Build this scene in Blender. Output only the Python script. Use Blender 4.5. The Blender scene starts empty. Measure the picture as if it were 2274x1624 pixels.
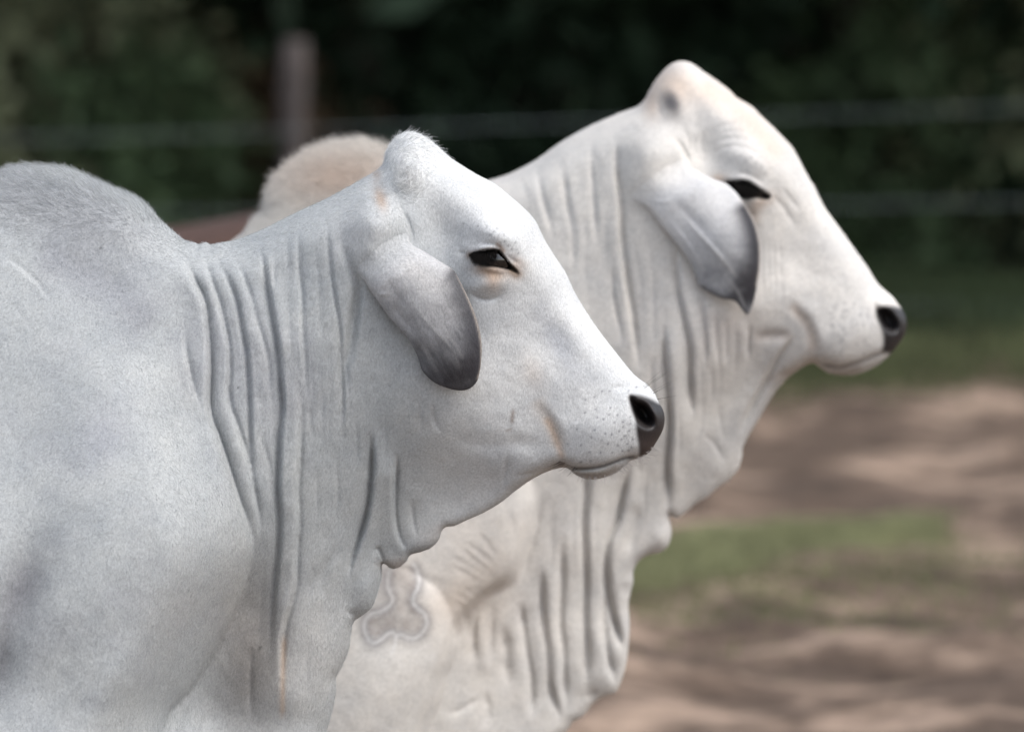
import bpy, math, random
import numpy as np
from mathutils import Vector

RNG = np.random.default_rng(7)
random.seed(7)
SC = bpy.context.scene
COL = SC.collection

# ------------------------------------------------------------------ camera, sky, sun, exposure
CAM_H, PITCH = 1.70, math.radians(3.4)
FPX, PCX, PCY = 13003.0, 1137.0, 812.0          # focal length / centre in tracing units (frame 2274 x 1624)
Y_FRONT, Y_BACK = 8.0, 9.1                       # metres to the two cows' mid planes

cam_d = bpy.data.cameras.new('camera')
cam = bpy.data.objects.new('camera', cam_d)
COL.objects.link(cam)
cam.location = (0, 0, CAM_H)
cam.rotation_euler = (math.radians(90) - PITCH, 0, 0)
cam_d.sensor_width = 36
cam_d.lens = 36 * FPX / 2274.0
cam_d.clip_start, cam_d.clip_end = 0.5, 600
cam_d.dof.use_dof = True
cam_d.dof.focus_distance = 7.88
cam_d.dof.aperture_fstop = 4.1
SC.camera = cam

SUN_EL, SUN_AZ = math.radians(54), math.radians(116)   # azimuth measured from +Y (away from camera) towards +X
world = bpy.data.worlds.new('World'); SC.world = world
world.use_nodes = True
wn = world.node_tree.nodes; wl = world.node_tree.links
sky = wn.new('ShaderNodeTexSky'); sky.sky_type = 'NISHITA'; sky.sun_disc = False
sky.sun_elevation = SUN_EL; sky.sun_rotation = SUN_AZ
sky.air_density = 1.0; sky.dust_density = 3.0; sky.ozone_density = 1.0
bg = wn['Background']; bg.inputs['Strength'].default_value = 0.15
hs = wn.new('ShaderNodeHueSaturation'); hs.inputs['Saturation'].default_value = 0.5
wl.new(sky.outputs[0], hs.inputs['Color']); wl.new(hs.outputs[0], bg.inputs['Color'])
sun_d = bpy.data.lights.new('sun', 'SUN'); sun_d.energy = 0.7; sun_d.angle = math.radians(40)
sun_d.color = (1.0, 0.985, 0.955)
sun = bpy.data.objects.new('sun', sun_d); COL.objects.link(sun)
sdir = Vector((math.sin(SUN_AZ) * math.cos(SUN_EL), math.cos(SUN_AZ) * math.cos(SUN_EL), math.sin(SUN_EL)))
sun.rotation_euler = sdir.to_track_quat('Z', 'Y').to_euler()
SC.view_settings.view_transform = 'Standard'
SC.view_settings.look = 'None'
SC.view_settings.gamma = 1
SC.view_settings.exposure = 0.94
SC.cycles.use_denoising = True
SC.cycles.max_bounces = 4

# ------------------------------------------------------------------ helpers
CP, SP = math.cos(PITCH), math.sin(PITCH)

def to_px(x, y, z):
    """world point -> tracing units"""
    h = z - CAM_H
    depth = y * CP - h * SP
    up = y * SP + h * CP
    return PCX + FPX * x / depth, PCY - FPX * up / depth

def to_plane(u, v, Y):
    """tracing units -> (x, z) on the vertical plane y = Y"""
    u = np.asarray(u, float); v = np.asarray(v, float)
    a = (u - PCX) / FPX; b = (PCY - v) / FPX
    # ray = right*a + up*b + forward ; forward=(0,CP,-SP) up=(0,SP,CP)
    ry = CP + b * SP
    rz = -SP + b * CP
    t = Y / ry
    return a * t, CAM_H + rz * t

def to_ground(u, v, z=0.0):
    a = (u - PCX) / FPX; b = (PCY - v) / FPX
    ry = CP + b * SP; rz = -SP + b * CP
    t = (z - CAM_H) / rz
    return a * t, ry * t

def catmull(P, step=4.0, closed=False):
    P = np.asarray(P, float)
    n = len(P); out = []
    rngk = range(n if closed else n - 1)
    for i in rngk:
        if closed:
            p0, p1, p2, p3 = P[(i - 1) % n], P[i], P[(i + 1) % n], P[(i + 2) % n]
        else:
            p1, p2 = P[i], P[i + 1]
            p0 = P[i - 1] if i > 0 else 2 * p1 - p2
            p3 = P[i + 2] if i + 2 < n else 2 * p2 - p1
        L = np.hypot(*(p2 - p1)[:2])
        k = max(1, int(L / step))
        t = (np.arange(k) / k)[:, None]
        # centripetal-ish tension to avoid overshoot
        m1 = (p2 - p0) * 0.5; m2 = (p3 - p1) * 0.5
        l1 = np.hypot(*m1[:2]); l2 = np.hypot(*m2[:2])
        if l1 > L: m1 = m1 * (L / l1)
        if l2 > L: m2 = m2 * (L / l2)
        h00 = 2 * t**3 - 3 * t**2 + 1; h10 = t**3 - 2 * t**2 + t
        h01 = -2 * t**3 + 3 * t**2; h11 = t**3 - t**2
        out.append(h00 * p1 + h10 * m1 + h01 * p2 + h11 * m2)
    if not closed: out.append(P[-1:])
    return np.vstack(out)

def seg_dist(px, py, P, closed=False):
    """distance, signed side (+ = left of travel), arc param 0..1 to the nearest point of a polyline (arrays)"""
    P = np.asarray(P, float)[:, :2]
    A = P if closed else P[:-1]
    B = np.roll(P, -1, 0) if closed else P[1:]
    best = np.full(px.shape, 1e18); side = np.zeros(px.shape); par = np.zeros(px.shape)
    L = np.hypot(*(B - A).T); cum = np.concatenate([[0], np.cumsum(L)]); tot = cum[-1]
    for i in range(len(A)):
        d = B[i] - A[i]; l2 = d @ d + 1e-12
        rx = px - A[i, 0]; ry = py - A[i, 1]
        t = np.clip((rx * d[0] + ry * d[1]) / l2, 0, 1)
        ex = rx - t * d[0]; ey = ry - t * d[1]
        q = ex * ex + ey * ey
        m = q < best
        best = np.where(m, q, best)
        side = np.where(m, np.sign(rx * d[1] - ry * d[0]), side)   # image coords (v down)
        par = np.where(m, (cum[i] + t * L[i]) / tot, par)
    return np.sqrt(best), side, par

def inside_poly(px, py, P):
    P = np.asarray(P, float)[:, :2]; Q = np.roll(P, -1, 0)
    ins = np.zeros(px.shape, bool)
    for (x0, y0), (x1, y1) in zip(P, Q):
        if y0 == y1: continue
        c = (y0 > py) != (y1 > py)
        ins ^= c & (px < (x1 - x0) * (py - y0) / (y1 - y0) + x0)
    return ins

def smooth01(t):
    t = np.clip(t, 0, 1); return t * t * (3 - 2 * t)

class TPS:
    def __init__(s, pts):
        P = np.asarray(pts, float); s.c = P[:, :2] / 1000.; n = len(P)
        r = np.hypot(s.c[:, None, 0] - s.c[None, :, 0], s.c[:, None, 1] - s.c[None, :, 1])
        K = np.where(r > 0, r * r * np.log(r + 1e-12), 0) + np.eye(n) * 2e-4
        A = np.zeros((n + 3, n + 3)); A[:n, :n] = K
        A[:n, n] = 1; A[:n, n + 1:] = s.c; A[n:, :n] = A[:n, n:].T
        s.w = np.linalg.solve(A, np.concatenate([P[:, 2], [0, 0, 0]]))
    def __call__(s, u, v):
        u = u / 1000.; v = v / 1000.
        out = s.w[-3] + s.w[-2] * u + s.w[-1] * v
        for (cx, cy), w in zip(s.c, s.w[:-3]):
            q = (u - cx)**2 + (v - cy)**2
            out = out + w * 0.5 * q * np.log(q + 1e-12)
        return out

def sub_box(u, v, P, m):
    P = np.asarray(P, float)
    return (u > P[:, 0].min() - m) & (u < P[:, 0].max() + m) & (v > P[:, 1].min() - m) & (v < P[:, 1].max() + m)

# relief features: all act on T (millimetres of half thickness), positions in tracing units
def f_crease(T, u, v, pts, depth, width, step=0.0, sw=30.0, taper=0.25):
    """groove along a line; for a line drawn downwards step > 0 raises its right side in the picture, step < 0 its left"""
    P = catmull(pts, 6.0)
    m = sub_box(u, v, P, max(width * 4.8, 16, sw * 3 if step else 0) + 4)
    if not m.any(): return
    um, vm = u[m], v[m]
    wob = 2.4 if depth > 0 else 0.0                  # skin never folds along a perfectly smooth line
    d, sd, par = seg_dist(um + wob * vnoise(um, vm, 70, 91), vm + wob * vnoise(um, vm, 70, 92), P)
    if taper > 0:
        tp = min(0.5, taper * 1.8); e = smooth01(par / tp) * smooth01((1 - par) / tp)
    else: e = 1.0
    e = e * (1 + 0.3 * vnoise(um, vm, 60, 93))
    if depth > 0 and width < 10.6:
        # two soft rolls of skin meeting in a narrow line
        t = np.clip(d / max(width * 4.6, 15), 0, 1)
        r = -0.85 * depth * (1 - np.sqrt(np.clip(1 - (1 - t)**2, 0, 1))) * e
        r -= 0.4 * depth * np.exp(-(d / (width * 0.5))**2) * e
    else:
        r = -depth * np.exp(-(d / width)**2) * e
    if step:
        r += abs(step) * np.where(sd * step > 0, np.exp(-(d / sw)**1.5) * (1 - np.exp(-(d / (width * 1.2))**2)), 0) * e
    T[m] += r

def between_folds(lines, seed, depth=1.5, per=2):
    """fine creases running between neighbouring folds"""
    rng = np.random.default_rng(seed); out = []
    res = []
    for L in lines:
        P = catmull(L, 4.0); res.append(P[np.linspace(0, len(P) - 1, 24).astype(int)])
    for A, B in zip(res[:-1], res[1:]):
        for k in range(per):
            t = (k + 1) / (per + 1) + rng.normal(0, 0.07)
            M = A * (1 - t) + B * t
            M[:, 0] += np.cumsum(rng.normal(0, 0.5, 24))
            a = rng.integers(0, 9); b = rng.integers(15, 24)
            out.append((M[a:b:2], depth * rng.uniform(0.5, 1.2)))
    return out

def f_blob(T, u, v, cu, cv, ru, rv, h, ang=0.0, p=2.0):
    c, s = math.cos(math.radians(ang)), math.sin(math.radians(ang))
    a = ((u - cu) * c + (v - cv) * s) / ru; b = (-(u - cu) * s + (v - cv) * c) / rv
    T += h * np.exp(-(a * a + b * b)**(p / 2))

def pad_mask(u, v, poly, w, fade=None, smooth=False, soft=False):
    P = catmull(poly, 3.0 if soft else 8.0, closed=True)
    m = sub_box(u, v, P, 2)
    out = np.zeros(u.shape)
    um, vm = u[m], v[m]
    ins = inside_poly(um, vm, P)
    if soft:                                         # distance without ridges at the corners
        acc = np.zeros(um.shape)
        Q = np.roll(P, -1, 0)
        for (x0, y0), (x1, y1) in zip(P[:, :2], Q[:, :2]):
            acc += ((um - (x0 + x1) / 2)**2 + (vm - (y0 + y1) / 2)**2 + 9.0)**-2 * math.hypot(x1 - x0, y1 - y0)
        d = (acc * 2 / math.pi)**(-1 / 3)
    else:
        d, _, _ = seg_dist(um, vm, P, closed=True)
    t = np.where(ins, np.clip(d / w, 0, 1), 0)
    r = smooth01(t) if smooth else np.sqrt(np.clip(1 - (1 - t)**2, 0, 1)) * (smooth01(t / 0.22) if soft else 1.0)
    if fade is not None:
        (x0, y0), (x1, y1) = fade
        g = ((um - x0) * (x1 - x0) + (vm - y0) * (y1 - y0)) / ((x1 - x0)**2 + (y1 - y0)**2)
        r = r * smooth01(g)
    out[m] = r
    return out

def mix(C, k, col):
    C += (np.asarray(col) - C) * np.clip(k, 0, 1)[..., None]

def line_mask(u, v, pts, width, taper=0.15):
    P = catmull(pts, 6.0); out = np.zeros(u.shape)
    m = sub_box(u, v, P, width * 3 + 1)
    d, _, par = seg_dist(u[m], v[m], P)
    e = smooth01(par / taper) * smooth01((1 - par) / taper) if taper > 0 else 1
    out[m] = np.exp(-(d / width)**2) * e
    return out

def blob_mask(u, v, cu, cv, ru, rv, ang=0.0, p=2.0):
    o = np.zeros(u.shape); f_blob(o, u, v, cu, cv, ru, rv, 1.0, ang, p); return o

def vnoise(u, v, scale, seed=0):
    """smooth value noise, -1..1"""
    r = np.random.default_rng(seed); G = r.uniform(-1, 1, (64, 64))
    x = u / scale + 1000.5; y = v / scale + 1000.5
    i = np.floor(x).astype(int); j = np.floor(y).astype(int)
    fx = smooth01(x - i); fy = smooth01(y - j)
    g = lambda a, b: G[a % 64, b % 64]
    return (g(i, j) * (1 - fx) + g(i + 1, j) * fx) * (1 - fy) + (g(i, j + 1) * (1 - fx) + g(i + 1, j + 1) * fx) * fy

# ------------------------------------------------------------------ lens shaped sheets (bodies, ears) from an outline
def axis_lines(lo, hi, spans, coarse):
    """grid lines from lo to hi; spans = [(a, b, step)] fine ranges"""
    xs = [lo]
    while xs[-1] < hi:
        x = xs[-1]; st = coarse
        for a, b, s in spans:
            if a <= x < b: st = min(st, s)
            else:
                gap = a - x if x < a else x - b
                st = min(st, s + 0.12 * gap)
        xs.append(x + st)
    return np.array(xs)

class Sheet:
    """regular grid in the plane y = Y clipped to an outline; vertices near the rim slide towards it so that the
    section can close in a round edge"""
    def __init__(s, outline, Y, spx, spz, coarse=0.02):
        P = catmull(np.asarray(outline, float), 3.0, closed=True)
        px, pz = to_plane(P[:, 0], P[:, 1], Y)
        s.Y = Y
        R = P[:, 2] / 1000.0
        X = axis_lines(px.min() - 0.01, px.max() + 0.03, spx, coarse)
        Z = axis_lines(pz.min() - 0.01, pz.max() + 0.03, spz, coarse)
        nx, nz = len(X), len(Z)
        gx, gz = np.meshgrid(X, Z)                    # [nz, nx]
        ins = np.zeros((nz, nx), bool)
        qx, qz = np.roll(px, -1), np.roll(pz, -1)
        for j in range(nz):
            c = (pz > Z[j]) != (qz > Z[j])
            if c.any():
                xc = np.sort(px[c] + (Z[j] - pz[c]) * (qx[c] - px[c]) / (qz[c] - pz[c]))
                ins[j] = np.searchsorted(xc, X) % 2 == 1
        fx, fz = gx.ravel().copy(), gz.ravel().copy(); fin = ins.ravel()
        near = fin.copy()
        k = ins.copy()
        for dj in (-1, 0, 1):
            for di in (-1, 0, 1):
                k |= np.roll(np.roll(ins, dj, 0), di, 1)
        used = k.ravel()
        idx = np.where(used)[0]
        bx = np.empty(len(idx)); bz = np.empty(len(idx)); br = np.empty(len(idx))
        n = len(px)
        for c0 in range(0, len(idx), 20000):
            ii = idx[c0:c0 + 20000]
            D = (fx[ii, None] - px[None])**2 + (fz[ii, None] - pz[None])**2
            a = D.argmin(1)
            bestq = np.full(len(ii), 1e9); cx = px[a].copy(); cz = pz[a].copy()
            for o in (-1, 0):
                i0 = (a + o) % n; i1 = (i0 + 1) % n
                ex = px[i1] - px[i0]; ez = pz[i1] - pz[i0]
                t = np.clip(((fx[ii] - px[i0]) * ex + (fz[ii] - pz[i0]) * ez) / (ex * ex + ez * ez + 1e-18), 0, 1)
                hx = px[i0] + t * ex; hz = pz[i0] + t * ez
                q = (fx[ii] - hx)**2 + (fz[ii] - hz)**2
                m = q < bestq
                bestq = np.where(m, q, bestq); cx = np.where(m, hx, cx); cz = np.where(m, hz, cz)
            bx[c0:c0 + 20000] = cx; bz[c0:c0 + 20000] = cz; br[c0:c0 + 20000] = R[a]
        d = np.hypot(fx[idx] - bx, fz[idx] - bz)
        th = np.clip(d / br, 0, 1) * (np.pi / 2)
        dn = np.where(d < br, br * (1 - np.cos(th)) * 0.62 + d * 0.38, d)
        isin = fin[idx]
        f = np.where(isin, dn / np.maximum(d, 1e-9), 0.0)
        nxp = bx + (fx[idx] - bx) * f; nzp = bz + (fz[idx] - bz) * f
        u1 = np.clip(dn / br, 0, 1)
        prof = np.where(isin, np.sqrt(np.clip(1 - (1 - u1)**2, 0, 1)), 0.0)
        # compact index
        remap = -np.ones(nx * nz, int); remap[idx] = np.arange(len(idx))
        s.x, s.z, s.prof, s.isin, s.d = nxp, nzp, prof, isin, np.where(isin, dn, 0)
        q00 = np.arange(nz * nx).reshape(nz, nx)
        cells = np.stack([q00[:-1, :-1], q00[:-1, 1:], q00[1:, 1:], q00[1:, :-1]], -1).reshape(-1, 4)
        keep = fin[cells].any(1)
        s.quads = remap[cells[keep]]                   # facing -y when (x right, z up): counter clockwise seen from camera
        s.idx, s.shape, s.remap = idx, (nz, nx), remap
    def blur(s, f, n=3):
        """grid blur of a per vertex field"""
        nz, nx = s.shape
        A = np.zeros(nz * nx); W = np.zeros(nz * nx)
        A[s.idx] = f; W[s.idx] = 1.0
        A = A.reshape(nz, nx); W = W.reshape(nz, nx)
        M = W.copy()
        for _ in range(n):
            for ax in (0, 1):
                A = 0.5 * A + 0.25 * (np.roll(A, 1, ax) + np.roll(A, -1, ax))
                W = 0.5 * W + 0.25 * (np.roll(W, 1, ax) + np.roll(W, -1, ax))
            A = np.where(M > 0, A / np.maximum(W, 1e-6), 0); W = M.copy()
        return A.ravel()[s.idx]

def lens_mesh(sh, yf, yb, col, wet):
    """two skins (front y=yf, back y=yb) sharing the rim vertices; returns verts, quads, colours"""
    n = len(sh.x)
    front = np.stack([sh.x, yf, sh.z], 1)
    inner = np.where(sh.isin)[0]
    bmap = np.arange(n); bmap[inner] = n + np.arange(len(inner))
    back = np.stack([sh.x[inner], yb[inner], sh.z[inner]], 1)
    V = np.vstack([front, back])
    F = np.vstack([sh.quads, bmap[sh.quads][:, ::-1]])
    C = np.vstack([col, col[inner]]); Wt = np.concatenate([wet, wet[inner]])
    return V, F, C, Wt

def tube(path, radii, seg=14, squash=1.0):
    """closed tapered tube along a path (N,3)"""
    P = np.asarray(path, float); n = len(P)
    V = []; F = []
    up0 = np.array([0., 1., 0.])
    for i in range(n):
        t = P[min(i + 1, n - 1)] - P[max(i - 1, 0)]; t /= np.linalg.norm(t)
        a = np.cross(t, up0)
        if np.linalg.norm(a) < 1e-3: a = np.cross(t, [1., 0, 0])
        a /= np.linalg.norm(a); b = np.cross(a, t)
        for k in range(seg):
            th = 2 * math.pi * k / seg
            V.append(P[i] + radii[i] * (a * math.cos(th) + b * squash * math.sin(th)))
    for i in range(n - 1):
        for k in range(seg):
            k2 = (k + 1) % seg
            F.append((i * seg + k, i * seg + k2, (i + 1) * seg + k2, (i + 1) * seg + k))
    c0 = len(V); V.append(P[0]); c1 = len(V); V.append(P[-1])
    for k in range(seg):
        k2 = (k + 1) % seg
        F.append((c0, k2, k, c0)); F.append((c1, (n - 1) * seg + k, (n - 1) * seg + k2, c1))
    return np.array(V), np.array(F)

def np_mesh(name, V, F, mat, smooth=True):
    me = bpy.data.meshes.new(name)
    V = np.asarray(V, np.float32); F = np.asarray(F, np.int32)
    if F.shape[1] == 4:
        tri = (F[:, 0] == F[:, 3]) | (F[:, 2] == F[:, 3])
        lens = np.where(tri, 3, 4).astype(np.int32)
        flat = F.ravel()[np.stack([np.ones(len(F), bool)] * 3 + [~tri], 1).ravel()]
    else:
        lens = np.full(len(F), F.shape[1], np.int32); flat = F.ravel()
    me.vertices.add(len(V)); me.vertices.foreach_set('co', V.ravel())
    me.loops.add(len(flat)); me.loops.foreach_set('vertex_index', flat.astype(np.int32))
    me.polygons.add(len(F))
    me.polygons.foreach_set('loop_start', np.concatenate([[0], np.cumsum(lens)[:-1]]).astype(np.int32))
    me.polygons.foreach_set('loop_total', lens)
    me.polygons.foreach_set('use_smooth', np.full(len(F), smooth))
    me.update(calc_edges=True); me.validate()
    if mat: me.materials.append(mat)
    return me

def add_obj(name, data, parent=None, kind=None, label=None, cat=None, group=None, loc=None):
    o = bpy.data.objects.new(name, data); COL.objects.link(o)
    if loc is not None: o.location = loc
    if parent is not None:
        o.parent = parent
        o.matrix_parent_inverse = parent.matrix_world.inverted() if False else parent.matrix_basis.inverted()
    if kind: o['kind'] = kind
    if label: o['label'] = label
    if cat: o['category'] = cat
    if group: o['group'] = group
    return o

def set_color(me, C, name='coat'):
    a = me.attributes.new(name, 'FLOAT_COLOR', 'POINT')
    a.data.foreach_set('color', np.concatenate([C, np.ones((len(C), 1))], 1).astype(np.float32).ravel())

def set_float(me, W, name):
    a = me.attributes.new(name, 'FLOAT', 'POINT'); a.data.foreach_set('value', W.astype(np.float32))

def strands(name, roots, dirs, length, parent, mat, radius, cols=None, npt=4, droop=0.0, curl=0.0, rng=RNG):
    """hair curves: roots (N,3), dirs (N,3), length (N)"""
    N = len(roots)
    t = np.linspace(0, 1, npt)
    P = roots[:, None] + dirs[:, None] * (length[:, None] * t[None])[..., None]
    P[..., 2] -= droop * length[:, None] * t[None]**2
    if curl:
        k = rng.normal(0, 1, (N, 3)) * curl
        P += k[:, None] * (length[:, None] * t[None]**2)[..., None]
    cu = bpy.data.hair_curves.new(name)
    cu.add_curves([npt] * N)
    cu.points.foreach_set('position', P.astype(np.float32).ravel())
    rad = np.broadcast_to(np.asarray(radius).reshape(-1, 1) * (1 - 0.75 * t[None]), (N, npt))
    a = cu.attributes.get('radius') or cu.attributes.new('radius', 'FLOAT', 'POINT')
    a.data.foreach_set('value', np.ascontiguousarray(rad, np.float32).ravel())
    if cols is not None:
        a = cu.attributes.new('coat', 'FLOAT_COLOR', 'CURVE')
        a.data.foreach_set('color', np.concatenate([cols, np.ones((N, 1))], 1).astype(np.float32).ravel())
    cu.materials.append(mat)
    return add_obj(name, cu, parent)

# ------------------------------------------------------------------ materials
def new_mat(name):
    m = bpy.data.materials.new(name); m.use_nodes = True
    nt = m.node_tree
    return m, nt, nt.nodes['Principled BSDF']

def ramp(nt, stops):
    r = nt.nodes.new('ShaderNodeValToRGB')
    el = r.color_ramp.elements
    while len(el) < len(stops): el.new(0.5)
    for e, (p, c) in zip(el, stops):
        e.position = p; e.color = (*c, 1)
    return r

def noise(nt, scale, detail=4, rough=0.55, vec=None):
    n = nt.nodes.new('ShaderNodeTexNoise'); n.inputs['Scale'].default_value = scale
    n.inputs['Detail'].default_value = detail; n.inputs['Roughness'].default_value = rough
    if vec is not None: nt.links.new(vec, n.inputs['Vector'])
    return n

def mixrgb(nt, mode, fac, a, b):
    n = nt.nodes.new('ShaderNodeMix'); n.data_type = 'RGBA'; n.blend_type = mode
    for sock, val in ((n.inputs[0], fac), (n.inputs[6], a), (n.inputs[7], b)):
        if hasattr(val, 'links') or hasattr(val, 'is_output'): nt.links.new(val, sock)
        elif isinstance(val, (int, float)): sock.default_value = val
        else: sock.default_value = (*val, 1)
    return n.outputs[2]

def hide_mat(name='cow_hide', grain=0.24):
    m, nt, p = new_mat(name)
    at = nt.nodes.new('ShaderNodeAttribute'); at.attribute_name = 'coat'
    wt = nt.nodes.new('ShaderNodeAttribute'); wt.attribute_name = 'wet'
    tc = nt.nodes.new('ShaderNodeTexCoord')
    mp = nt.nodes.new('ShaderNodeMapping'); mp.inputs['Scale'].default_value = (1, 1, 0.55)
    nt.links.new(tc.outputs['Object'], mp.inputs['Vector'])
    n1 = noise(nt, 420, 3, 0.7, mp.outputs[0])
    r1 = ramp(nt, [(0.3, (1 - grain,) * 3), (0.68, (1.12,) * 3)])
    nt.links.new(n1.outputs['Fac'], r1.inputs[0])
    n2 = noise(nt, 16, 4, 0.6, tc.outputs['Object'])
    r2 = ramp(nt, [(0.3, (0.86, 0.87, 0.89)), (0.7, (1.06, 1.05, 1.04))])
    nt.links.new(n2.outputs['Fac'], r2.inputs[0])
    c = mixrgb(nt, 'MULTIPLY', 1.0, at.outputs['Color'], r2.outputs[0])
    c = mixrgb(nt, 'MULTIPLY', 1.0, c, r1.outputs[0])
    c = mixrgb(nt, 'MIX', wt.outputs['Fac'], c, at.outputs['Color'])
    nt.links.new(c, p.inputs['Base Color'])
    mr = nt.nodes.new('ShaderNodeMapRange'); mr.inputs['To Min'].default_value = 0.85; mr.inputs['To Max'].default_value = 0.36
    nt.links.new(wt.outputs['Fac'], mr.inputs['Value']); nt.links.new(mr.outputs[0], p.inputs['Roughness'])
    p.inputs['Specular IOR Level'].default_value = 0.3
    b = nt.nodes.new('ShaderNodeBump'); b.inputs['Strength'].default_value = 0.55; b.inputs['Distance'].default_value = 0.0010
    nt.links.new(n1.outputs['Fac'], b.inputs['Height'])
    nt.links.new(b.outputs[0], p.inputs['Normal'])
    return m

def hair_mat(name, tint=1.0):
    m, nt, p = new_mat(name)
    at = nt.nodes.new('ShaderNodeAttribute'); at.attribute_name = 'coat'
    c = mixrgb(nt, 'MULTIPLY', 1.0, at.outputs['Color'], (tint,) * 3)
    nt.links.new(c, p.inputs['Base Color'])
    p.inputs['Roughness'].default_value = 0.6
    p.inputs['Specular IOR Level'].default_value = 0.25
    return m

def plain_mat(name, col, rough=0.7, spec=0.3, nscale=None, var=0.25, bump=0.0):
    m, nt, p = new_mat(name)
    p.inputs['Roughness'].default_value = rough; p.inputs['Specular IOR Level'].default_value = spec
    if nscale:
        tc = nt.nodes.new('ShaderNodeTexCoord')
        n = noise(nt, nscale, 5, 0.6, tc.outputs['Object'])
        a = tuple(c * (1 - var) for c in col); b = tuple(min(1, c * (1 + var)) for c in col)
        r = ramp(nt, [(0.3, a), (0.7, b)]); nt.links.new(n.outputs['Fac'], r.inputs[0])
        nt.links.new(r.outputs[0], p.inputs['Base Color'])
        if bump:
            bb = nt.nodes.new('ShaderNodeBump'); bb.inputs['Strength'].default_value = 0.6; bb.inputs['Distance'].default_value = bump
            nt.links.new(n.outputs['Fac'], bb.inputs['Height']); nt.links.new(bb.outputs[0], p.inputs['Normal'])
    else: p.inputs['Base Color'].default_value = (*col, 1)
    return m

HIDE = hide_mat()
HAIR = hair_mat('coat_hair')
DARK_HAIR = plain_mat('dark_hair', (0.007, 0.006, 0.0055), 0.7, 0.06)
WHISKER = plain_mat('whisker', (0.35, 0.32, 0.3), 0.5)
EYE = plain_mat('eye', (0.004, 0.0032, 0.0028), 0.03, 0.9)
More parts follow.
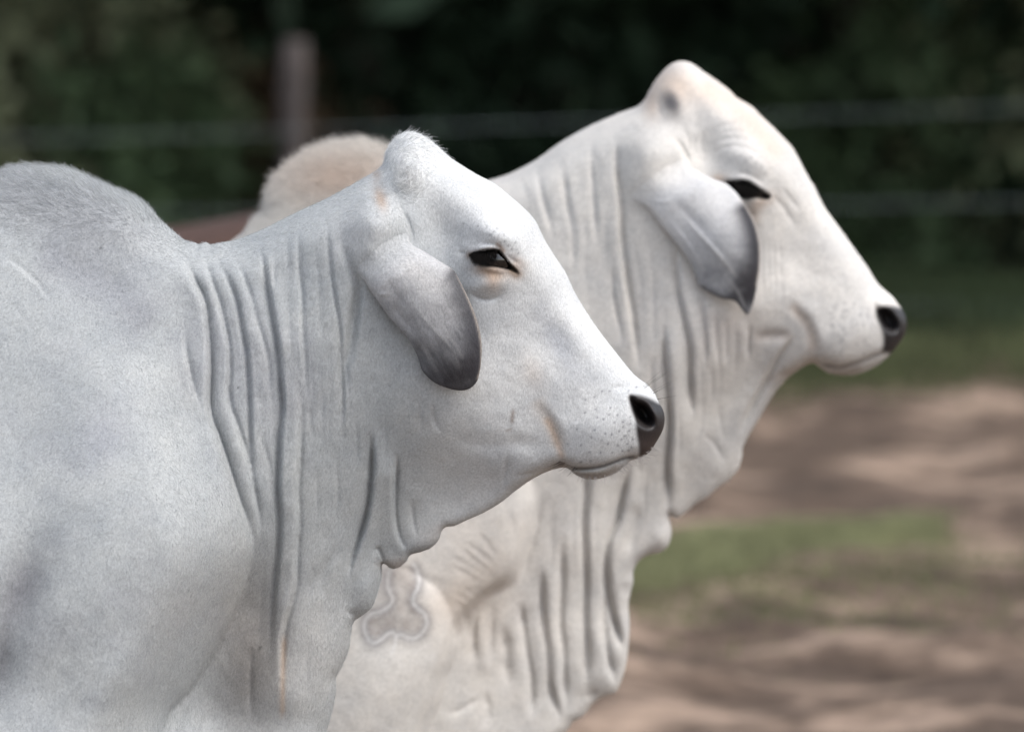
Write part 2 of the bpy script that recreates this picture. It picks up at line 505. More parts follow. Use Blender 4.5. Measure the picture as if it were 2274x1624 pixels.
# ------------------------------------------------------------------ cows
def build_cow(spec):
    """spec: outline, ear, Y, base (half thickness points), relief(T,u,v), paint(C,W,u,v), ..."""
    Y = spec['Y']; k = Y / FPX                      # metres per tracing unit
    sx = [(*[float(q) for q in to_plane(np.array([a, b]), np.array([800., 800.]), Y)[0]], st) for a, b, st in spec['fine_u']]
    szs = []
    for a, b, st in spec['fine_v']:
        z = to_plane(np.array([1137., 1137.]), np.array([a, b], float), Y)[1]
        szs.append((float(z[1]), float(z[0]), st))
    sh = Sheet(spec['outline'], Y, sx, szs, spec.get('coarse', 0.03))
    base = TPS(spec['base'])
    # position on the photo of each surface point (near side), by fixed point
    T = np.full(len(sh.x), 0.1)
    for _ in range(4):
        u, v = to_px(sh.x, Y - T, sh.z)
        Ti = np.maximum(base(u, v), 8.0)
        T = sh.blur(Ti * sh.prof, 2) / 1000.0
        T = np.where(sh.isin, T, 0.0)
    u, v = to_px(sh.x, Y - T, sh.z)
    Tm = sh.blur(Ti * sh.prof, 4); Tm = np.where(sh.isin, Tm, 0)
    rel = np.zeros(len(Tm))
    spec['relief'](rel, u, v)
    rel = sh.blur(rel, 1)
    edge = np.clip(sh.d / (spec.get('edge', 14) / 1000.0), 0, 1)
    Tm = np.maximum(Tm + rel * np.sqrt(edge), np.where(sh.isin, 1.5, 0))
    Tm = np.where(sh.isin, Tm, 0) / 1000.0
    # pixel positions of the final surface for painting
    u, v = to_px(sh.x, Y - Tm, sh.z)
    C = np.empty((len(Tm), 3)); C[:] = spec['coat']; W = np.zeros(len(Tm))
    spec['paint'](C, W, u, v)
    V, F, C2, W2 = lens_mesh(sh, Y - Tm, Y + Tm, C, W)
    Vs, Fs, Cs, Ws = [V], [F], [C2], [W2]
    n_near = len(sh.x); near_quads = sh.quads
    off = len(V)
    # ears
    if 'ear' in spec:
        e = spec['ear']
        Ye = Y - e['off']
        uu = [p[0] for p in e['outline']]; vv = [p[1] for p in e['outline']]
        ax, az = to_plane(np.array([min(uu), max(uu)]), np.array([max(vv), min(vv)]), Ye)
        es = Sheet(e['outline'], Ye, [(ax[0] - .02, ax[1] + .02, e['step'])], [(az[0] - .02, az[1] + .02, e['step'])], 0.01)
        eu, ev = to_px(es.x, Ye, es.z)
        yc = TPS(e['centre'])(eu, ev); th = np.maximum(TPS(e['thick'])(eu, ev), 2.0)
        rel = np.zeros(len(yc)); e['relief'](rel, eu, ev)
        edge = np.clip(es.d / 0.008, 0, 1)
        fr = yc + th * es.prof + rel * edge
        # towards the root the ear dips just under the skin of the head so that both flow into one another
        (a0, a1), (p0, p1) = e['root']
        ax = ((eu - p0[0]) * (p1[0] - p0[0]) + (ev - p0[1]) * (p1[1] - p0[1])) / math.hypot(p1[0] - p0[0], p1[1] - p0[1])
        wr = smooth01((ax - a0) / (a1 - a0))
        rt = np.where(wr < 1)[0]
        bm = np.where((u > min(uu) - 15) & (u < max(uu) + 15) & (v > min(vv) - 15) & (v < max(vv) + 15))[0]
        bt = np.empty(len(rt)); bc = np.empty((len(rt), 3))
        for c0 in range(0, len(rt), 500):
            ii = rt[c0:c0 + 500]
            nn_ = bm[((eu[ii, None] - u[None, bm])**2 + (ev[ii, None] - v[None, bm])**2).argmin(1)]
            bt[c0:c0 + 500] = Tm[nn_] * 1000; bc[c0:c0 + 500] = C[nn_]
        fr[rt] = (bt - 3.0) * (1 - wr[rt]) + fr[rt] * wr[rt]
        rimc = yc.copy(); rimc[rt] = (bt - 14.0) * (1 - wr[rt]) + yc[rt] * wr[rt]
        yc = rimc
        yf = Y - np.where(es.isin, fr, yc) / 1000.0
        yb = Y - (yc - th * es.prof) / 1000.0
        EC = np.empty((len(yc), 3)); EC[:] = spec['coat']; EW = np.zeros(len(yc))
        e['paint'](EC, EW, eu, ev)
        wc = smooth01((ax[rt] - a0) / (a1 - a0) * 0.9)[:, None]
        EC[rt] = bc * (1 - wc) + EC[rt] * wc
        v1, f1, c1, w1 = lens_mesh(es, yf, yb, EC, EW)
        ear_near = (off, es)
        Vs.append(v1); Fs.append(f1 + off); Cs.append(c1); Ws.append(w1); off += len(v1)
        v2 = v1.copy(); v2[:, 1] = 2 * Y - v2[:, 1]
        Vs.append(v2); Fs.append(f1[:, ::-1] + off); Cs.append(c1); Ws.append(w1); off += len(v1)
    # legs, hooves and tail (below or outside the picture)
    for path, rad, sq in spec['limbs']:
        P = catmull(np.asarray(path, float), 0.03)
        rr = np.interp(np.linspace(0, 1, len(P)), np.linspace(0, 1, len(rad)), rad)
        v1, f1 = tube(P, rr, 16, sq)
        c1 = np.empty((len(v1), 3)); c1[:] = spec['coat']
        c1[v1[:, 2] < 0.09] = (0.06, 0.055, 0.05)
        Vs.append(v1); Fs.append(f1 + off); Cs.append(c1); Ws.append(np.zeros(len(v1))); off += len(v1)
    V = np.vstack(Vs); F = np.vstack(Fs); C = np.vstack(Cs); W = np.concatenate(Ws)
    root = bpy.data.objects.new(spec['name'], None); COL.objects.link(root)
    root.location = (float(V[:, 0].mean()), Y, 0.0)
    root.empty_display_size = 0.2
    root['label'] = spec['label']; root['category'] = 'cow'
    me = np_mesh('body', V, F, spec.get('hide', HIDE))
    set_color(me, C); set_float(me, W, 'wet')
    body = add_obj('body', me, root)
    nrm = np.empty(len(V) * 3, np.float32); me.vertices.foreach_get('normal', nrm); nrm = nrm.reshape(-1, 3)
    info = dict(root=root, V=V, N=nrm, C=C, sh=sh, Tm=Tm, u=u, v=v, Y=Y, quads=near_quads, W=W)
    if 'ear' in spec:
        info['equads'] = es.quads + ear_near[0]
    return info

def surf_T(info, cu, cv):
    i = np.argmin((info['u'] - cu)**2 + (info['v'] - cv)**2)
    return info['Tm'][i], info['sh'].x[i], info['sh'].z[i]

def uv_ball(r, sq=1.0):
    V = []; F = []; nu, nv = 24, 14
    for j in range(nv + 1):
        t = math.pi * j / nv
        for i in range(nu):
            p = 2 * math.pi * i / nu
            V.append((r * math.sin(t) * math.cos(p), r * sq * math.sin(t) * math.sin(p), r * math.cos(t)))
    for j in range(nv):
        for i in range(nu):
            F.append((j * nu + i, (j + 1) * nu + i, (j + 1) * nu + (i + 1) % nu, j * nu + (i + 1) % nu))
    return np.array(V), np.array(F)

def add_eyes(info, cu, cv, Tc, r):
    """pair of eyeballs; Tc = distance of the ball centre from the mid plane"""
    x, z = to_plane(np.array(cu), np.array(cv), info['Y'] - Tc)
    V, F = uv_ball(r, 0.8)
    for s in (-1, 1):
        me = np_mesh('eye', V, F, EYE)
        o = add_obj('eye', me, info['root'])
        o.matrix_parent_inverse.identity()
        o.location = (float(x) - info['root'].location.x, s * Tc, float(z))

def lash_strands(info, pts_root, pts_tip, Troot, n, rad, name='eyelashes', mat=None, out=0.012, seed=3):
    rng = np.random.default_rng(seed)
    R = catmull(pts_root, 1.0); Tp = catmull(pts_tip, 1.0)
    t = rng.uniform(0, 1, n)
    ri = R[(t * (len(R) - 1)).astype(int)] + rng.normal(0, 0.8, (n, 2))
    ti = Tp[(np.clip(t + rng.normal(0, .04, n), 0, 1) * (len(Tp) - 1)).astype(int)] + rng.normal(0, 2.8, (n, 2))
    Y = info['Y']
    rx, rz = to_plane(ri[:, 0], ri[:, 1], Y - Troot); tx, tz = to_plane(ti[:, 0], ti[:, 1], Y - Troot - out)
    A = np.stack([rx, np.full(n, Y - Troot), rz], 1); B = np.stack([tx, np.full(n, Y - Troot - out), tz], 1)
    d = B - A; L = np.linalg.norm(d, axis=1)
    d /= L[:, None]; d[:, 1] -= 0.35
    strands(name, A, d, L, info['root'], mat or DARK_HAIR, np.full(n, rad), droop=0.0, rng=rng)

def grow_coat(info, n, length, lift, comb, name='coat_hair', bright=1.0, rad=0.00011, region=None, seed=1, jitter=0.35, ears=True, margin=40, curl=0.12, var=(0.8, 1.18)):
    """short coat hairs on the side towards the camera. comb(u,v)->(dx,dz), length(u,v)->m"""
    rng = np.random.default_rng(seed)
    V, N, C = info['V'], info['N'], info['C']
    Q = info['quads']
    if ears and 'equads' in info: Q = np.vstack([Q, info['equads']])
    p = V[Q]
    cen = p.mean(1); cu, cv = to_px(cen[:, 0], cen[:, 1], cen[:, 2])
    ok = (cu > -margin) & (cu < 2274 + margin) & (cv > -margin) & (cv < 1624 + margin)
    ok &= N[Q].mean(1)[:, 1] < 0.35
    ok &= info['W'][Q].max(1) < 0.3
    if region is not None: w = region(cu, cv)
    else: w = np.ones(len(Q))
    ar = 0.5 * np.linalg.norm(np.cross(p[:, 2] - p[:, 0], p[:, 3] - p[:, 1]), axis=1) * ok * w
    qi = rng.choice(len(Q), n, p=ar / ar.sum())
    a, b = rng.uniform(0, 1, (2, n))
    w4 = np.stack([(1 - a) * (1 - b), a * (1 - b), a * b, (1 - a) * b], 1)
    root = (p[qi] * w4[..., None]).sum(1)
    nn = (N[Q[qi]] * w4[..., None]).sum(1); nn /= np.linalg.norm(nn, axis=1)[:, None] + 1e-9
    cc = (C[Q[qi]] * w4[..., None]).sum(1)
    u, v = to_px(root[:, 0], root[:, 1], root[:, 2])
    dx, dz = comb(u, v)
    d = np.stack([dx, np.zeros(n), dz], 1) + rng.normal(0, jitter, (n, 3))
    d -= nn * (d * nn).sum(1)[:, None]
    d /= np.linalg.norm(d, axis=1)[:, None] + 1e-9
    lf = lift(u, v) if callable(lift) else lift
    d = d + nn * np.reshape(lf, (-1, 1)); d /= np.linalg.norm(d, axis=1)[:, None]
    L = length(u, v) * rng.uniform(0.6, 1.3, n)
    cc = np.clip(cc * bright * rng.uniform(*var, n)[:, None], 0, 0.92)
    return strands(name, root - nn * 0.0005, d, L, info['root'], HAIR, np.full(n, rad), cc, curl=curl, rng=rng)

def limb_set(Y, xf, xh, xt, zb=0.85, lw=1.0):
    """four legs and a tail; xf, xh = x of fore and hind hooves, xt = tail head"""
    L = []
    for s in (-1, 1):
        L.append(([(xf - .02, Y + s * .16, zb), (xf + .0, Y + s * .17, .62), (xf + .02, Y + s * .16, .40), (xf + .01, Y + s * .15, .22), (xf, Y + s * .15, .09), (xf + .03, Y + s * .15, 0.0)],
                  [.12 * lw, .085, .055, .042, .046, .062], 0.8))
        L.append(([(xh + .14, Y + s * .17, zb + .1), (xh + .10, Y + s * .19, .68), (xh - .08, Y + s * .17, .45), (xh - .02, Y + s * .16, .22), (xh, Y + s * .16, .09), (xh + .03, Y + s * .16, 0.0)],
                  [.17 * lw, .12, .06, .042, .046, .062], 0.85))
    L.append(([(xt + .06, Y, 1.28), (xt - .05, Y, 1.15), (xt - .07, Y, .8), (xt - .05, Y, .45), (xt - .04, Y, .25)], [.03, .028, .02, .03, .012], 1.0))
    return L

# ================================================================== the front cow
A_OUT = [(-1840,640,120),(-1700,560,120),(-1400,530,120),(-1000,540,120),(-600,560,120),(-330,555,90),(-200,500,70),(-110,430,60),(-50,394,60),
 (0,377,60),(39,367.5,60),(105,368,60),(156,375,60),(203,395,60),(250,416,60),(305,440,55),(332,461,50),(352,485,50),(383,512,50),(410,533,45),(434,539,45),
 (441.6,543,45),(457,537.5,45),(465,543,45),(485,539.5,45),(527.6,531.6,50),(586,508,50),(664,469,50),(723,441.7,50),(781.6,410.5,50),(826,384,45),(842,373,40),
 (852,360,36),(858,335,34),(869,316,34),(885,300,34),(904.6,292.4,34),(924,294.4,34),(947.6,306,36),(979,331.5,40),(1002,351,44),(1057,386,50),(1096,406,50),
 (1135,437,50),(1170,468,48),(1190,492,46),(1209,531,44),(1233,570,42),(1256,605,40),(1276,648,38),(1299,687,36),(1330.6,734,36),(1370,785,36),(1409,832,36),
 (1436,852.6,34),(1451.7,870,34),(1461.5,890,34),(1473,911,34),(1476,933,34),(1471,956,34),(1455.6,983.5,32),(1442,1003,28),(1424,1014,26),(1401,1021,24),(1391,1032,26),
 (1362,1052,30),(1330.6,1061.7,30),(1303,1062.5,30),(1280,1054,28),(1264,1041,24),(1251,1036.5,22),(1225,1042,24),(1186,1060,20),(1147,1087,16),(1115.6,1112.5,14),
 (1076.5,1136,13),(1037.5,1153.5,13),(1010,1166,13),(990.6,1169,13),(981,1178,13),(975,1196.5,14),(959,1214,15),(936,1224,15),(912,1230.5,14),(902,1245,14),(885,1259,15),
 (867.5,1260,15),(851,1249,12),(848,1261,12),(846,1284.5,14),(838,1315.7,16),(826,1346,16),(807,1363,15),(787,1377,14),(780,1400.7,16),(774.7,1438,18),(759,1479,18),(747,1500,18),
 (746,1527,20),(740.5,1565,22),(728.5,1609,25),(700,1690,35),(640,1760,50),(540,1800,70),(300,1840,100),(-200,1880,120),(-800,1860,120),(-1300,1760,100),(-1600,1680,90),(-1800,1500,90),(-1890,1200,90),(-1900,850,100)]
A_OUT = [(float(a), float(b), float(c)) for a, b, c in A_OUT]

A_BASE = [(-1700,800,220),(-1400,1000,290),(-900,900,310),(-900,1400,330),(-400,700,230),(-400,1200,330),(-400,1700,290),(-1500,1500,240),(100,1750,270),(500,1750,160),
 (60,420,70),(150,440,78),(250,480,88),(80,520,112),(200,560,118),(330,540,92),(0,650,170),(150,700,172),(300,680,150),(400,620,118),
 (0,900,215),(200,900,205),(350,850,180),(430,900,165),(100,1200,225),(300,1150,205),(480,1150,165),(100,1500,220),(300,1500,190),
 (450,700,132),(550,620,112),(650,600,112),(540,800,140),(640,760,138),(600,950,140),(620,1150,122),(570,1350,88),(470,1600,80),(640,1350,90),(650,1550,85),(720,1450,62),
 (720,560,118),(760,700,128),(720,900,125),(720,1080,105),(740,1250,70),(780,1330,38),(760,1500,34),(710,1610,45),
 (850,430,92),(860,520,112),(870,620,122),(840,800,118),(820,950,104),(810,1100,74),(850,1200,32),(820,1290,30),(870,1245,20),
 (905,330,62),(930,400,86),(1000,420,92),(985,500,100),(1060,480,108),(1100,540,118),(1150,500,104),(1000,600,108),(1080,640,114),(1170,600,96),(960,720,110),(1060,760,102),
 (1180,720,82),(1230,650,68),(930,850,112),(1050,870,96),(1000,960,86),(1150,850,76),(1250,800,66),(1290,860,64),(1180,940,64),(1240,960,60),(1330,930,62),(1390,930,58),(1440,930,48),(1370,870,54),(1430,880,44),
 (1320,1010,58),(1400,1000,46),(1320,1050,44),(1230,1010,54),(1150,1010,56),(1080,1010,60),(1000,1040,50),(920,1040,60),(1100,1070,30),(1000,1110,24),(930,1150,26),(940,1205,20),(880,1120,44)]

EYE_A = [(1043,566),(1056,561),(1075,557),(1094,555),(1108,556),(1119.5,571),(1130,584),(1141,595),(1151,607),(1131,598),(1108,592),(1080,589),(1057,581)]

def relief_a(T, u, v):
    # shoulder and foreleg standing proud of the brisket
    sh = [(-500,600),(100,560),(330,720),(420,800),(470,905),(487,966),(513,1044),(533,1106),(554,1173),(561,1212),(554,1260),(541,1310),(528,1345),(510,1388),(490,1427),(468,1465),(443,1504),(422,1531),(398,1556),(378,1582),(364,1624),(352,1720),(345,1900),(-500,1900)]
    T += 92 * pad_mask(u, v, sh, 170, fade=((260, 560), (430, 1300)), smooth=True, soft=True)
    T += 46 * pad_mask(u, v, sh, 50, fade=((300, 900), (430, 1320)), soft=True)
    f_blob(T, u, v, 330, 1260, 200, 300, 10)
    f_blob(T, u, v, 60, 1290, 60, 120, -20, 20)      # hollow behind the elbow muscle
    f_blob(T, u, v, 0, 1480, 60, 130, -26, 10)
    f_blob(T, u, v, 215, 1000, 90, 160, 8, 20)
    f_blob(T, u, v, 250, 420, 150, 46, 10, 28)       # hump roll
    f_crease(T, u, v, [(80,560),(140,584),(200,614),(273,660),(332,719)], 6, 50)
    f_crease(T, u, v, [(-20,550),(0,559),(39,586),(78,621),(102,653),(129,692)], 3, 3.5, -2, 20)
    f_crease(T, u, v, [(0,640),(40,690),(75,740)], 0.9, 3.5)
    # neck folds, drawn downwards
    c = lambda p, dep, w, st=0, sw=26, tp=.25: f_crease(T, u, v, p, dep, w, st, sw, tp)
    c([(396,541),(414,582),(430,618),(449,653),(461,692),(468,747),(471,825),(469,890),(474,930),(487,966),(512,1044),(532,1106),(555,1173),(561,1215)], 14, 6, -13, 38, .12)
    c([(407,690),(412,760),(425,830),(445,890),(462,925)], 6, 5, -6, 26)
    c([(441,541),(453,574),(465,610),(481,653),(496,700),(508,747),(510,825),(508,864),(513,905),(520,925),(535,970),(555,1028),(567,1087),(576,1145),(576,1196),(566,1223)], 8, 5.5, -6, 28, .1)
    c([(468,541),(485,582),(500,610),(520,653),(535,707),(543,754),(549,825),(553,903),(554,950),(557,1008),(563,1067)], 8.5, 5, 5, 22, .12)
    c([(504,546),(527,586),(543,621),(559,668),(570,711),(582,754),(594,801),(598,864),(602,890),(606,922)], 5, 4.5, -3, 20, .15)
    c([(490,560),(505,600),(522,650)], 3, 4)
    c([(570,520),(586,586),(594,649),(604,715),(613,766),(621,844),(626,903),(622,945),(618,985),(617,1051),(619,1145),(617,1223),(610,1278),(602,1380),(604,1458)], 9.5, 6, 9, 26, .1)
    c([(574,950),(590,1000),(603,1060),(610,1120)], 5, 4.5)
    c([(608,543),(609,610),(611,680)], 2.5, 4)
    c([(664,480),(666,574),(670,649),(674,727),(678,825),(682,912)], 5, 4.5, -3, 20, .15)
    c([(684,891),(690,940),(697,985)], 3.5, 5)
    c([(636,500),(640,560),(645,620)], 2, 4)
    c([(670,840),(669,950),(666,1067),(664,1184),(660,1282),(649,1341),(637,1385),(630,1458),(627,1560)], 7, 6, -12, 24, .12)
    c([(727,455),(729,531),(735,610),(744,668),(754,727),(758,825),(761,903),(766,997)], 4.5, 5, 3, 20, .15)
    c([(754,496),(766,551),(781,598),(793,641),(787,700),(778,766),(766,825),(760,903)], 11, 11, 0)
    c([(824,955),(826,1026),(822,1073),(813,1144),(795,1198),(779,1249),(773,1290)], 11, 7, 10, 30, .12)
    c([(883,1000),(882,1073),(881,1132),(889,1190),(905,1228)], 8, 6, -10, 30, .15)
    c([(834,1212),(843,1226),(851,1247)], 8, 5, 0, 20, .1)
    c([(915,1100),(918,1150),(925,1200)], 4, 8)
    c([(766,1204),(731,1243),(716,1275),(705,1330)], 4, 12)
    c([(700,1240),(690,1300),(676,1360)], 3, 10)
    c([(560,1420),(556,1520),(560,1620)], 5, 8)
    f_blob(T, u, v, 815, 1310, 30, 46, 9, 15)
    c([(760,1352),(780,1364),(808,1371)], 5, 6)
    for L, dd in (([(585,600),(592,680),(600,740)], 2.5), ([(640,640),(644,740),(648,830)], 3), ([(700,500),(706,600),(712,700),(718,800)], 3), ([(655,560),(660,660),(664,760)], 2.5), ([(712,830),(716,920),(722,1010)], 3.5), ([(700,1010),(704,1100),(700,1200)], 4), ([(745,1000),(750,1090),(742,1180)], 4), ([(590,1230),(580,1330),(574,1440)], 4), ([(690,1380),(684,1480),(678,1590)], 3.5),
                  ([(790,900),(795,980),(792,1060)], 3), ([(855,900),(856,980),(856,1060)], 3), ([(430,960),(460,1040),(490,1120),(510,1180)], 2.5), ([(370,850),(400,930),(430,1000)], 2.2), ([(255,800),(280,850),(300,900)], 1.8)):
        c(L, dd * 0.65, 5, 0, 20, .4)
    A_LINES = [[(414,582),(449,653),(468,747),(471,825),(474,930),(512,1044),(555,1173)], [(453,574),(481,653),(508,747),(510,825),(520,925),(555,1028),(576,1145)], [(485,582),(520,653),(543,754),(549,825),(554,950),(563,1067),(580,1150)],
               [(527,586),(559,668),(582,754),(598,864),(606,922),(609,1060),(610,1150)], [(586,560),(594,649),(613,766),(626,903),(618,985),(619,1145),(610,1278)], [(664,520),(670,649),(678,825),(672,950),(666,1067),(664,1184),(650,1341)],
               [(727,490),(735,610),(754,727),(761,903),(766,997),(752,1110),(735,1240)], [(790,660),(782,740),(775,830),(800,950),(812,1040),(806,1130),(785,1230)]]
    for L, dd in between_folds(A_LINES, 5, 1.7, 2): f_crease(T, u, v, L, dd, 3.4, 0, 20, .4)
    # throat, jaw
    c([(1124,985),(1126,1018),(1122,1054),(1116,1098)], 3, 6, -2, 20, .3)
    c([(960,978),(1018,974),(1080,984),(1150,986),(1200,994),(1245,1012)], 4, 20)
    c([(1131,1060),(1174,1052),(1221,1041)], 4, 6)
    c([(928,870),(934,905),(936,940),(936,975)], 3.5, 5)
    c([(963,885),(967,933),(983,966)], 3.5, 6)
    c([(1186,880),(1200,905),(1217,929),(1229,956),(1243,995),(1252,1032)], 1.6, 12, 5, 40, .3)
    f_blob(T, u, v, 1030, 840, 90, 80, 8)            # cheek
    f_blob(T, u, v, 1210, 760, 45, 70, -7, -35)      # hollow beside the nose bridge
    f_blob(T, u, v, 1330, 950, 60, 55, 7)            # upper lip
    c([(1225,590),(1236,632),(1246,664),(1262,700)], 2.2, 4)
    c([(1350,862),(1385,860),(1420,862)], 3, 9)
    # mouth
    c([(1248,1035),(1276,1041),(1307,1040),(1338,1035),(1369,1024),(1393,1016),(1424,1012)], 11, 4.5, 0, 20, .05)
    f_blob(T, u, v, 1320, 1050, 45, 10, 4)
    # eye region
    f_blob(T, u, v, 1108, 518, 62, 24, 12, 18)
    f_blob(T, u, v, 1095, 575, 66, 44, 9)
    f_blob(T, u, v, 985, 530, 40, 62, -8, -10)
    f_blob(T, u, v, 1084, 630, 44, 20, 8, -6)
    c([(1036,640),(1056,657),(1080,664),(1106,657),(1128,634)], 5, 10)
    c([(1060,548),(1072,543),(1090,541),(1106,546),(1122,562)], 3.5, 3.2)
    f_crease(T, u, v, [(1050,556),(1062,551),(1078,548),(1097,547),(1112,551)], -5, 4.5); f_crease(T, u, v, [(1050,586),(1064,593),(1084,597),(1108,600),(1130,606)], -3, 4)
    c([(1120,560),(1140,577),(1160,590)], 3, 6)
    c([(1040,563),(1025,560),(1010,562)], 3, 6)
    T -= 16 * pad_mask(u, v, EYE_A, 6)
    # root of the ear swelling out of the neck
    f_blob(T, u, v, 838, 490, 62, 52, 30, 20); f_blob(T, u, v, 822, 560, 48, 50, 16)
    c([(880,440),(898,474),(909,500),(915,525),(918,552)], 7, 6, -3, 30, .35)
    # poll
    f_blob(T, u, v, 906, 388, 30, 30, 9)
    c([(872,360),(868,392),(876,425),(892,446)], 3, 6)
    c([(872,348),(900,342),(935,350),(965,360)], 2.5, 12)
    f_blob(T, u, v, 835, 430, 22, 40, -7)
    # nostril
    f_blob(T, u, v, 1428, 921, 29, 16, -36, 52, 4)
    f_blob(T, u, v, 1405, 893, 14, 6.5, -14, 62, 3)
    f_crease(T, u, v, [(1398,876),(1420,879),(1442,892),(1453,915),(1452,940),(1440,957)], -5, 8)
    T += 0.5 * vnoise(u, v, 30, 3) + 0.25 * vnoise(u, v, 12, 4)

def paint_a(C, W, u, v):
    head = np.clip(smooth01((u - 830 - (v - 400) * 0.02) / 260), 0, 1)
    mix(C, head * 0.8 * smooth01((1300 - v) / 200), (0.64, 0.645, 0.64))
    mix(C, 0.85 * blob_mask(u, v, 905, 360, 80, 80), (0.79, 0.79, 0.775))  # poll whitened, the light from above put into its colour
    # grey mottling of shoulder and neck, then larger tone patches
    n = vnoise(u, v, 90, 11) * .6 + vnoise(u, v, 45, 12) * .4
    mix(C, np.clip(n, 0, 1) * 0.5 * (u < 700), (0.36, 0.37, 0.385))
    mix(C, 0.75 * line_mask(u, v, [(60,560),(140,584),(210,618),(273,660),(360,740)], 55), (0.27, 0.28, 0.3))  # grey band along the groove under the hump
    mix(C, 0.55 * line_mask(u, v, [(350,760),(420,760),(520,800),(640,900),(660,1000)], 110, .3), (0.37, 0.375, 0.39))
    mix(C, 0.7 * blob_mask(u, v, 150, 480, 210, 80, 18, 3), (0.29, 0.3, 0.315))
    mix(C, 0.5 * blob_mask(u, v, 800, 520, 70, 70), (0.62, 0.62, 0.615))
    mix(C, 0.5 * blob_mask(u, v, 230, 960, 60, 90, 20), (0.36, 0.37, 0.4))
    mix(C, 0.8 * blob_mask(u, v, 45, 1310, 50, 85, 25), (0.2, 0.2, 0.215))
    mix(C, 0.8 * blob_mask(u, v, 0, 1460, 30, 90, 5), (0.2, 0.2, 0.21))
    mix(C, 0.5 * blob_mask(u, v, 400, 1360, 40, 80, 20), (0.4, 0.4, 0.4))
    mix(C, 0.8 * blob_mask(u, v, 560, 1460, 85, 190, 0), (0.27, 0.245, 0.22))  # brown brisket hair, painted darker to hold the shade beside the shoulder
    mix(C, 0.4 * blob_mask(u, v, 700, 1450, 120, 160, 0), (0.5, 0.47, 0.43))
    mix(C, 0.5 * line_mask(u, v, [(632,1400),(629,1480),(627,1600)], 6), (0.5, 0.34, 0.22))
    mix(C, 0.3 * blob_mask(u, v, 980, 1190, 60, 30, 0), (0.45, 0.38, 0.33))
    mix(C, 0.4 * blob_mask(u, v, 890, 1250, 40, 16, 0), (0.42, 0.33, 0.27))
    # tan tints
    tan = (0.50, 0.33, 0.21)
    mix(C, 0.6 * blob_mask(u, v, 846, 440, 12, 26, -15), tan)
    mix(C, 0.35 * blob_mask(u, v, 838, 385, 10, 16), tan)
    mix(C, 0.6 * blob_mask(u, v, 1090, 606, 36, 12, 12), tan)
    mix(C, 0.55 * blob_mask(u, v, 1095, 622, 18, 22), tan)
    mix(C, 0.45 * blob_mask(u, v, 1150, 580, 22, 12, 30), (0.42, 0.31, 0.24))
    mix(C, 0.3 * line_mask(u, v, [(1186,880),(1205,912),(1222,940),(1232,962),(1243,1000)], 18), (0.6, 0.47, 0.35)); mix(C, 0.55 * line_mask(u, v, [(1208,920),(1222,945),(1233,970),(1244,1000),(1250,1025)], 9), (0.55, 0.38, 0.25)); mix(C, 0.6 * blob_mask(u, v, 1248, 1030, 10, 8), (0.2, 0.15, 0.11))
    mix(C, 0.3 * blob_mask(u, v, 1185, 830, 24, 40, -20), (0.6, 0.5, 0.42))
    mix(C, 0.3 * blob_mask(u, v, 1240, 760, 26, 90, -33), (0.45, 0.48, 0.55))
    mix(C, 0.75 * line_mask(u, v, [(1141,903),(1138,925),(1136,946)], 4.5, .3), (0.25, 0.2, 0.17))
    mix(C, 0.5 * line_mask(u, v, [(1120,957),(1140,950)], 3, .3), (0.28, 0.22, 0.18))
    # eye surround
    mix(C, 0.65 * blob_mask(u, v, 1042, 566, 12, 10), (0.12, 0.09, 0.07))
    mix(C, 0.5 * line_mask(u, v, EYE_A + [EYE_A[0]], 8, 0), (0.2, 0.14, 0.1)); mix(C, 0.6 * line_mask(u, v, [(1100,538),(1112,548),(1122,562)], 5), (0.28, 0.17, 0.1)); mix(C, 0.4 * line_mask(u, v, EYE_A[6:], 15, .1), (0.42, 0.28, 0.18))
    e = pad_mask(u, v, EYE_A, 2.5)
    rim = line_mask(u, v, EYE_A + [EYE_A[0]], 3.6, 0)
    mix(C, rim, (0.02, 0.016, 0.014)); mix(C, e, (0.008, 0.007, 0.007))
    mix(C, 0.5 * line_mask(u, v, [(1130,598),(1143,610),(1150,617)], 7), (0.2, 0.14, 0.09))
    # brow and muzzle hair pits
    rng = np.random.default_rng(5)
    pits = [(1061,502),(1081,504),(1097,514),(1107,523),(1119,521),(1120,536),(1089,521),(1128,545),(1136,553),(1145,538),(1147,554),(1104,507),(1029,496),(1151,562)]
    for a, b in pits: mix(C, 0.7 * blob_mask(u, v, a, b, 2.2, 2.2), (0.12, 0.12, 0.12))
    mz = [(1323,908),(1327,926),(1299,916),(1340,930),(1365,938),(1383,936),(1352,920),(1371,921),(1344,962),(1358,964),(1313,970),(1321,954),(1281,953),(1290,988),(1337,977),(1350,985),(1309,1003),(1334,1004),(1375,957),(1388,967),(1380,975),(1393,985),(1397,956),(1384,947),(1400,940),(1356,905),(1337,868),(1396,868),(1413,859),(1300,888),(1320,881),(1372,989),(1360,1004),(1382,1000),(1396,1000),(1290,1025),(1312,1023),(1405,975),(1402,992),(1260,985),(1354,868),(1400,925)]
    for a, b in mz: mix(C, 0.8 * blob_mask(u, v, a, b, 2.3, 2.3), (0.1, 0.1, 0.12))
    # muzzle leather
    nose = [(1393,872),(1416,870),(1444,878),(1462,888),(1490,900),(1495,960),(1460,1010),(1440,1020),(1416,1016),(1414,1000),(1412,985),(1408,964),(1405,938),(1396,910),(1391,888)]
    k = pad_mask(u, v, nose, 11, smooth=True)
    mix(C, k, (0.022, 0.019, 0.019)); W[:] = np.maximum(W, k * .85)
    mix(C, blob_mask(u, v, 1428, 921, 24, 12, 52, 4), (0.004, 0.0035, 0.0035))
    mix(C, 0.6 * k * blob_mask(u, v, 1440, 1000, 40, 30), (0.07, 0.05, 0.045))
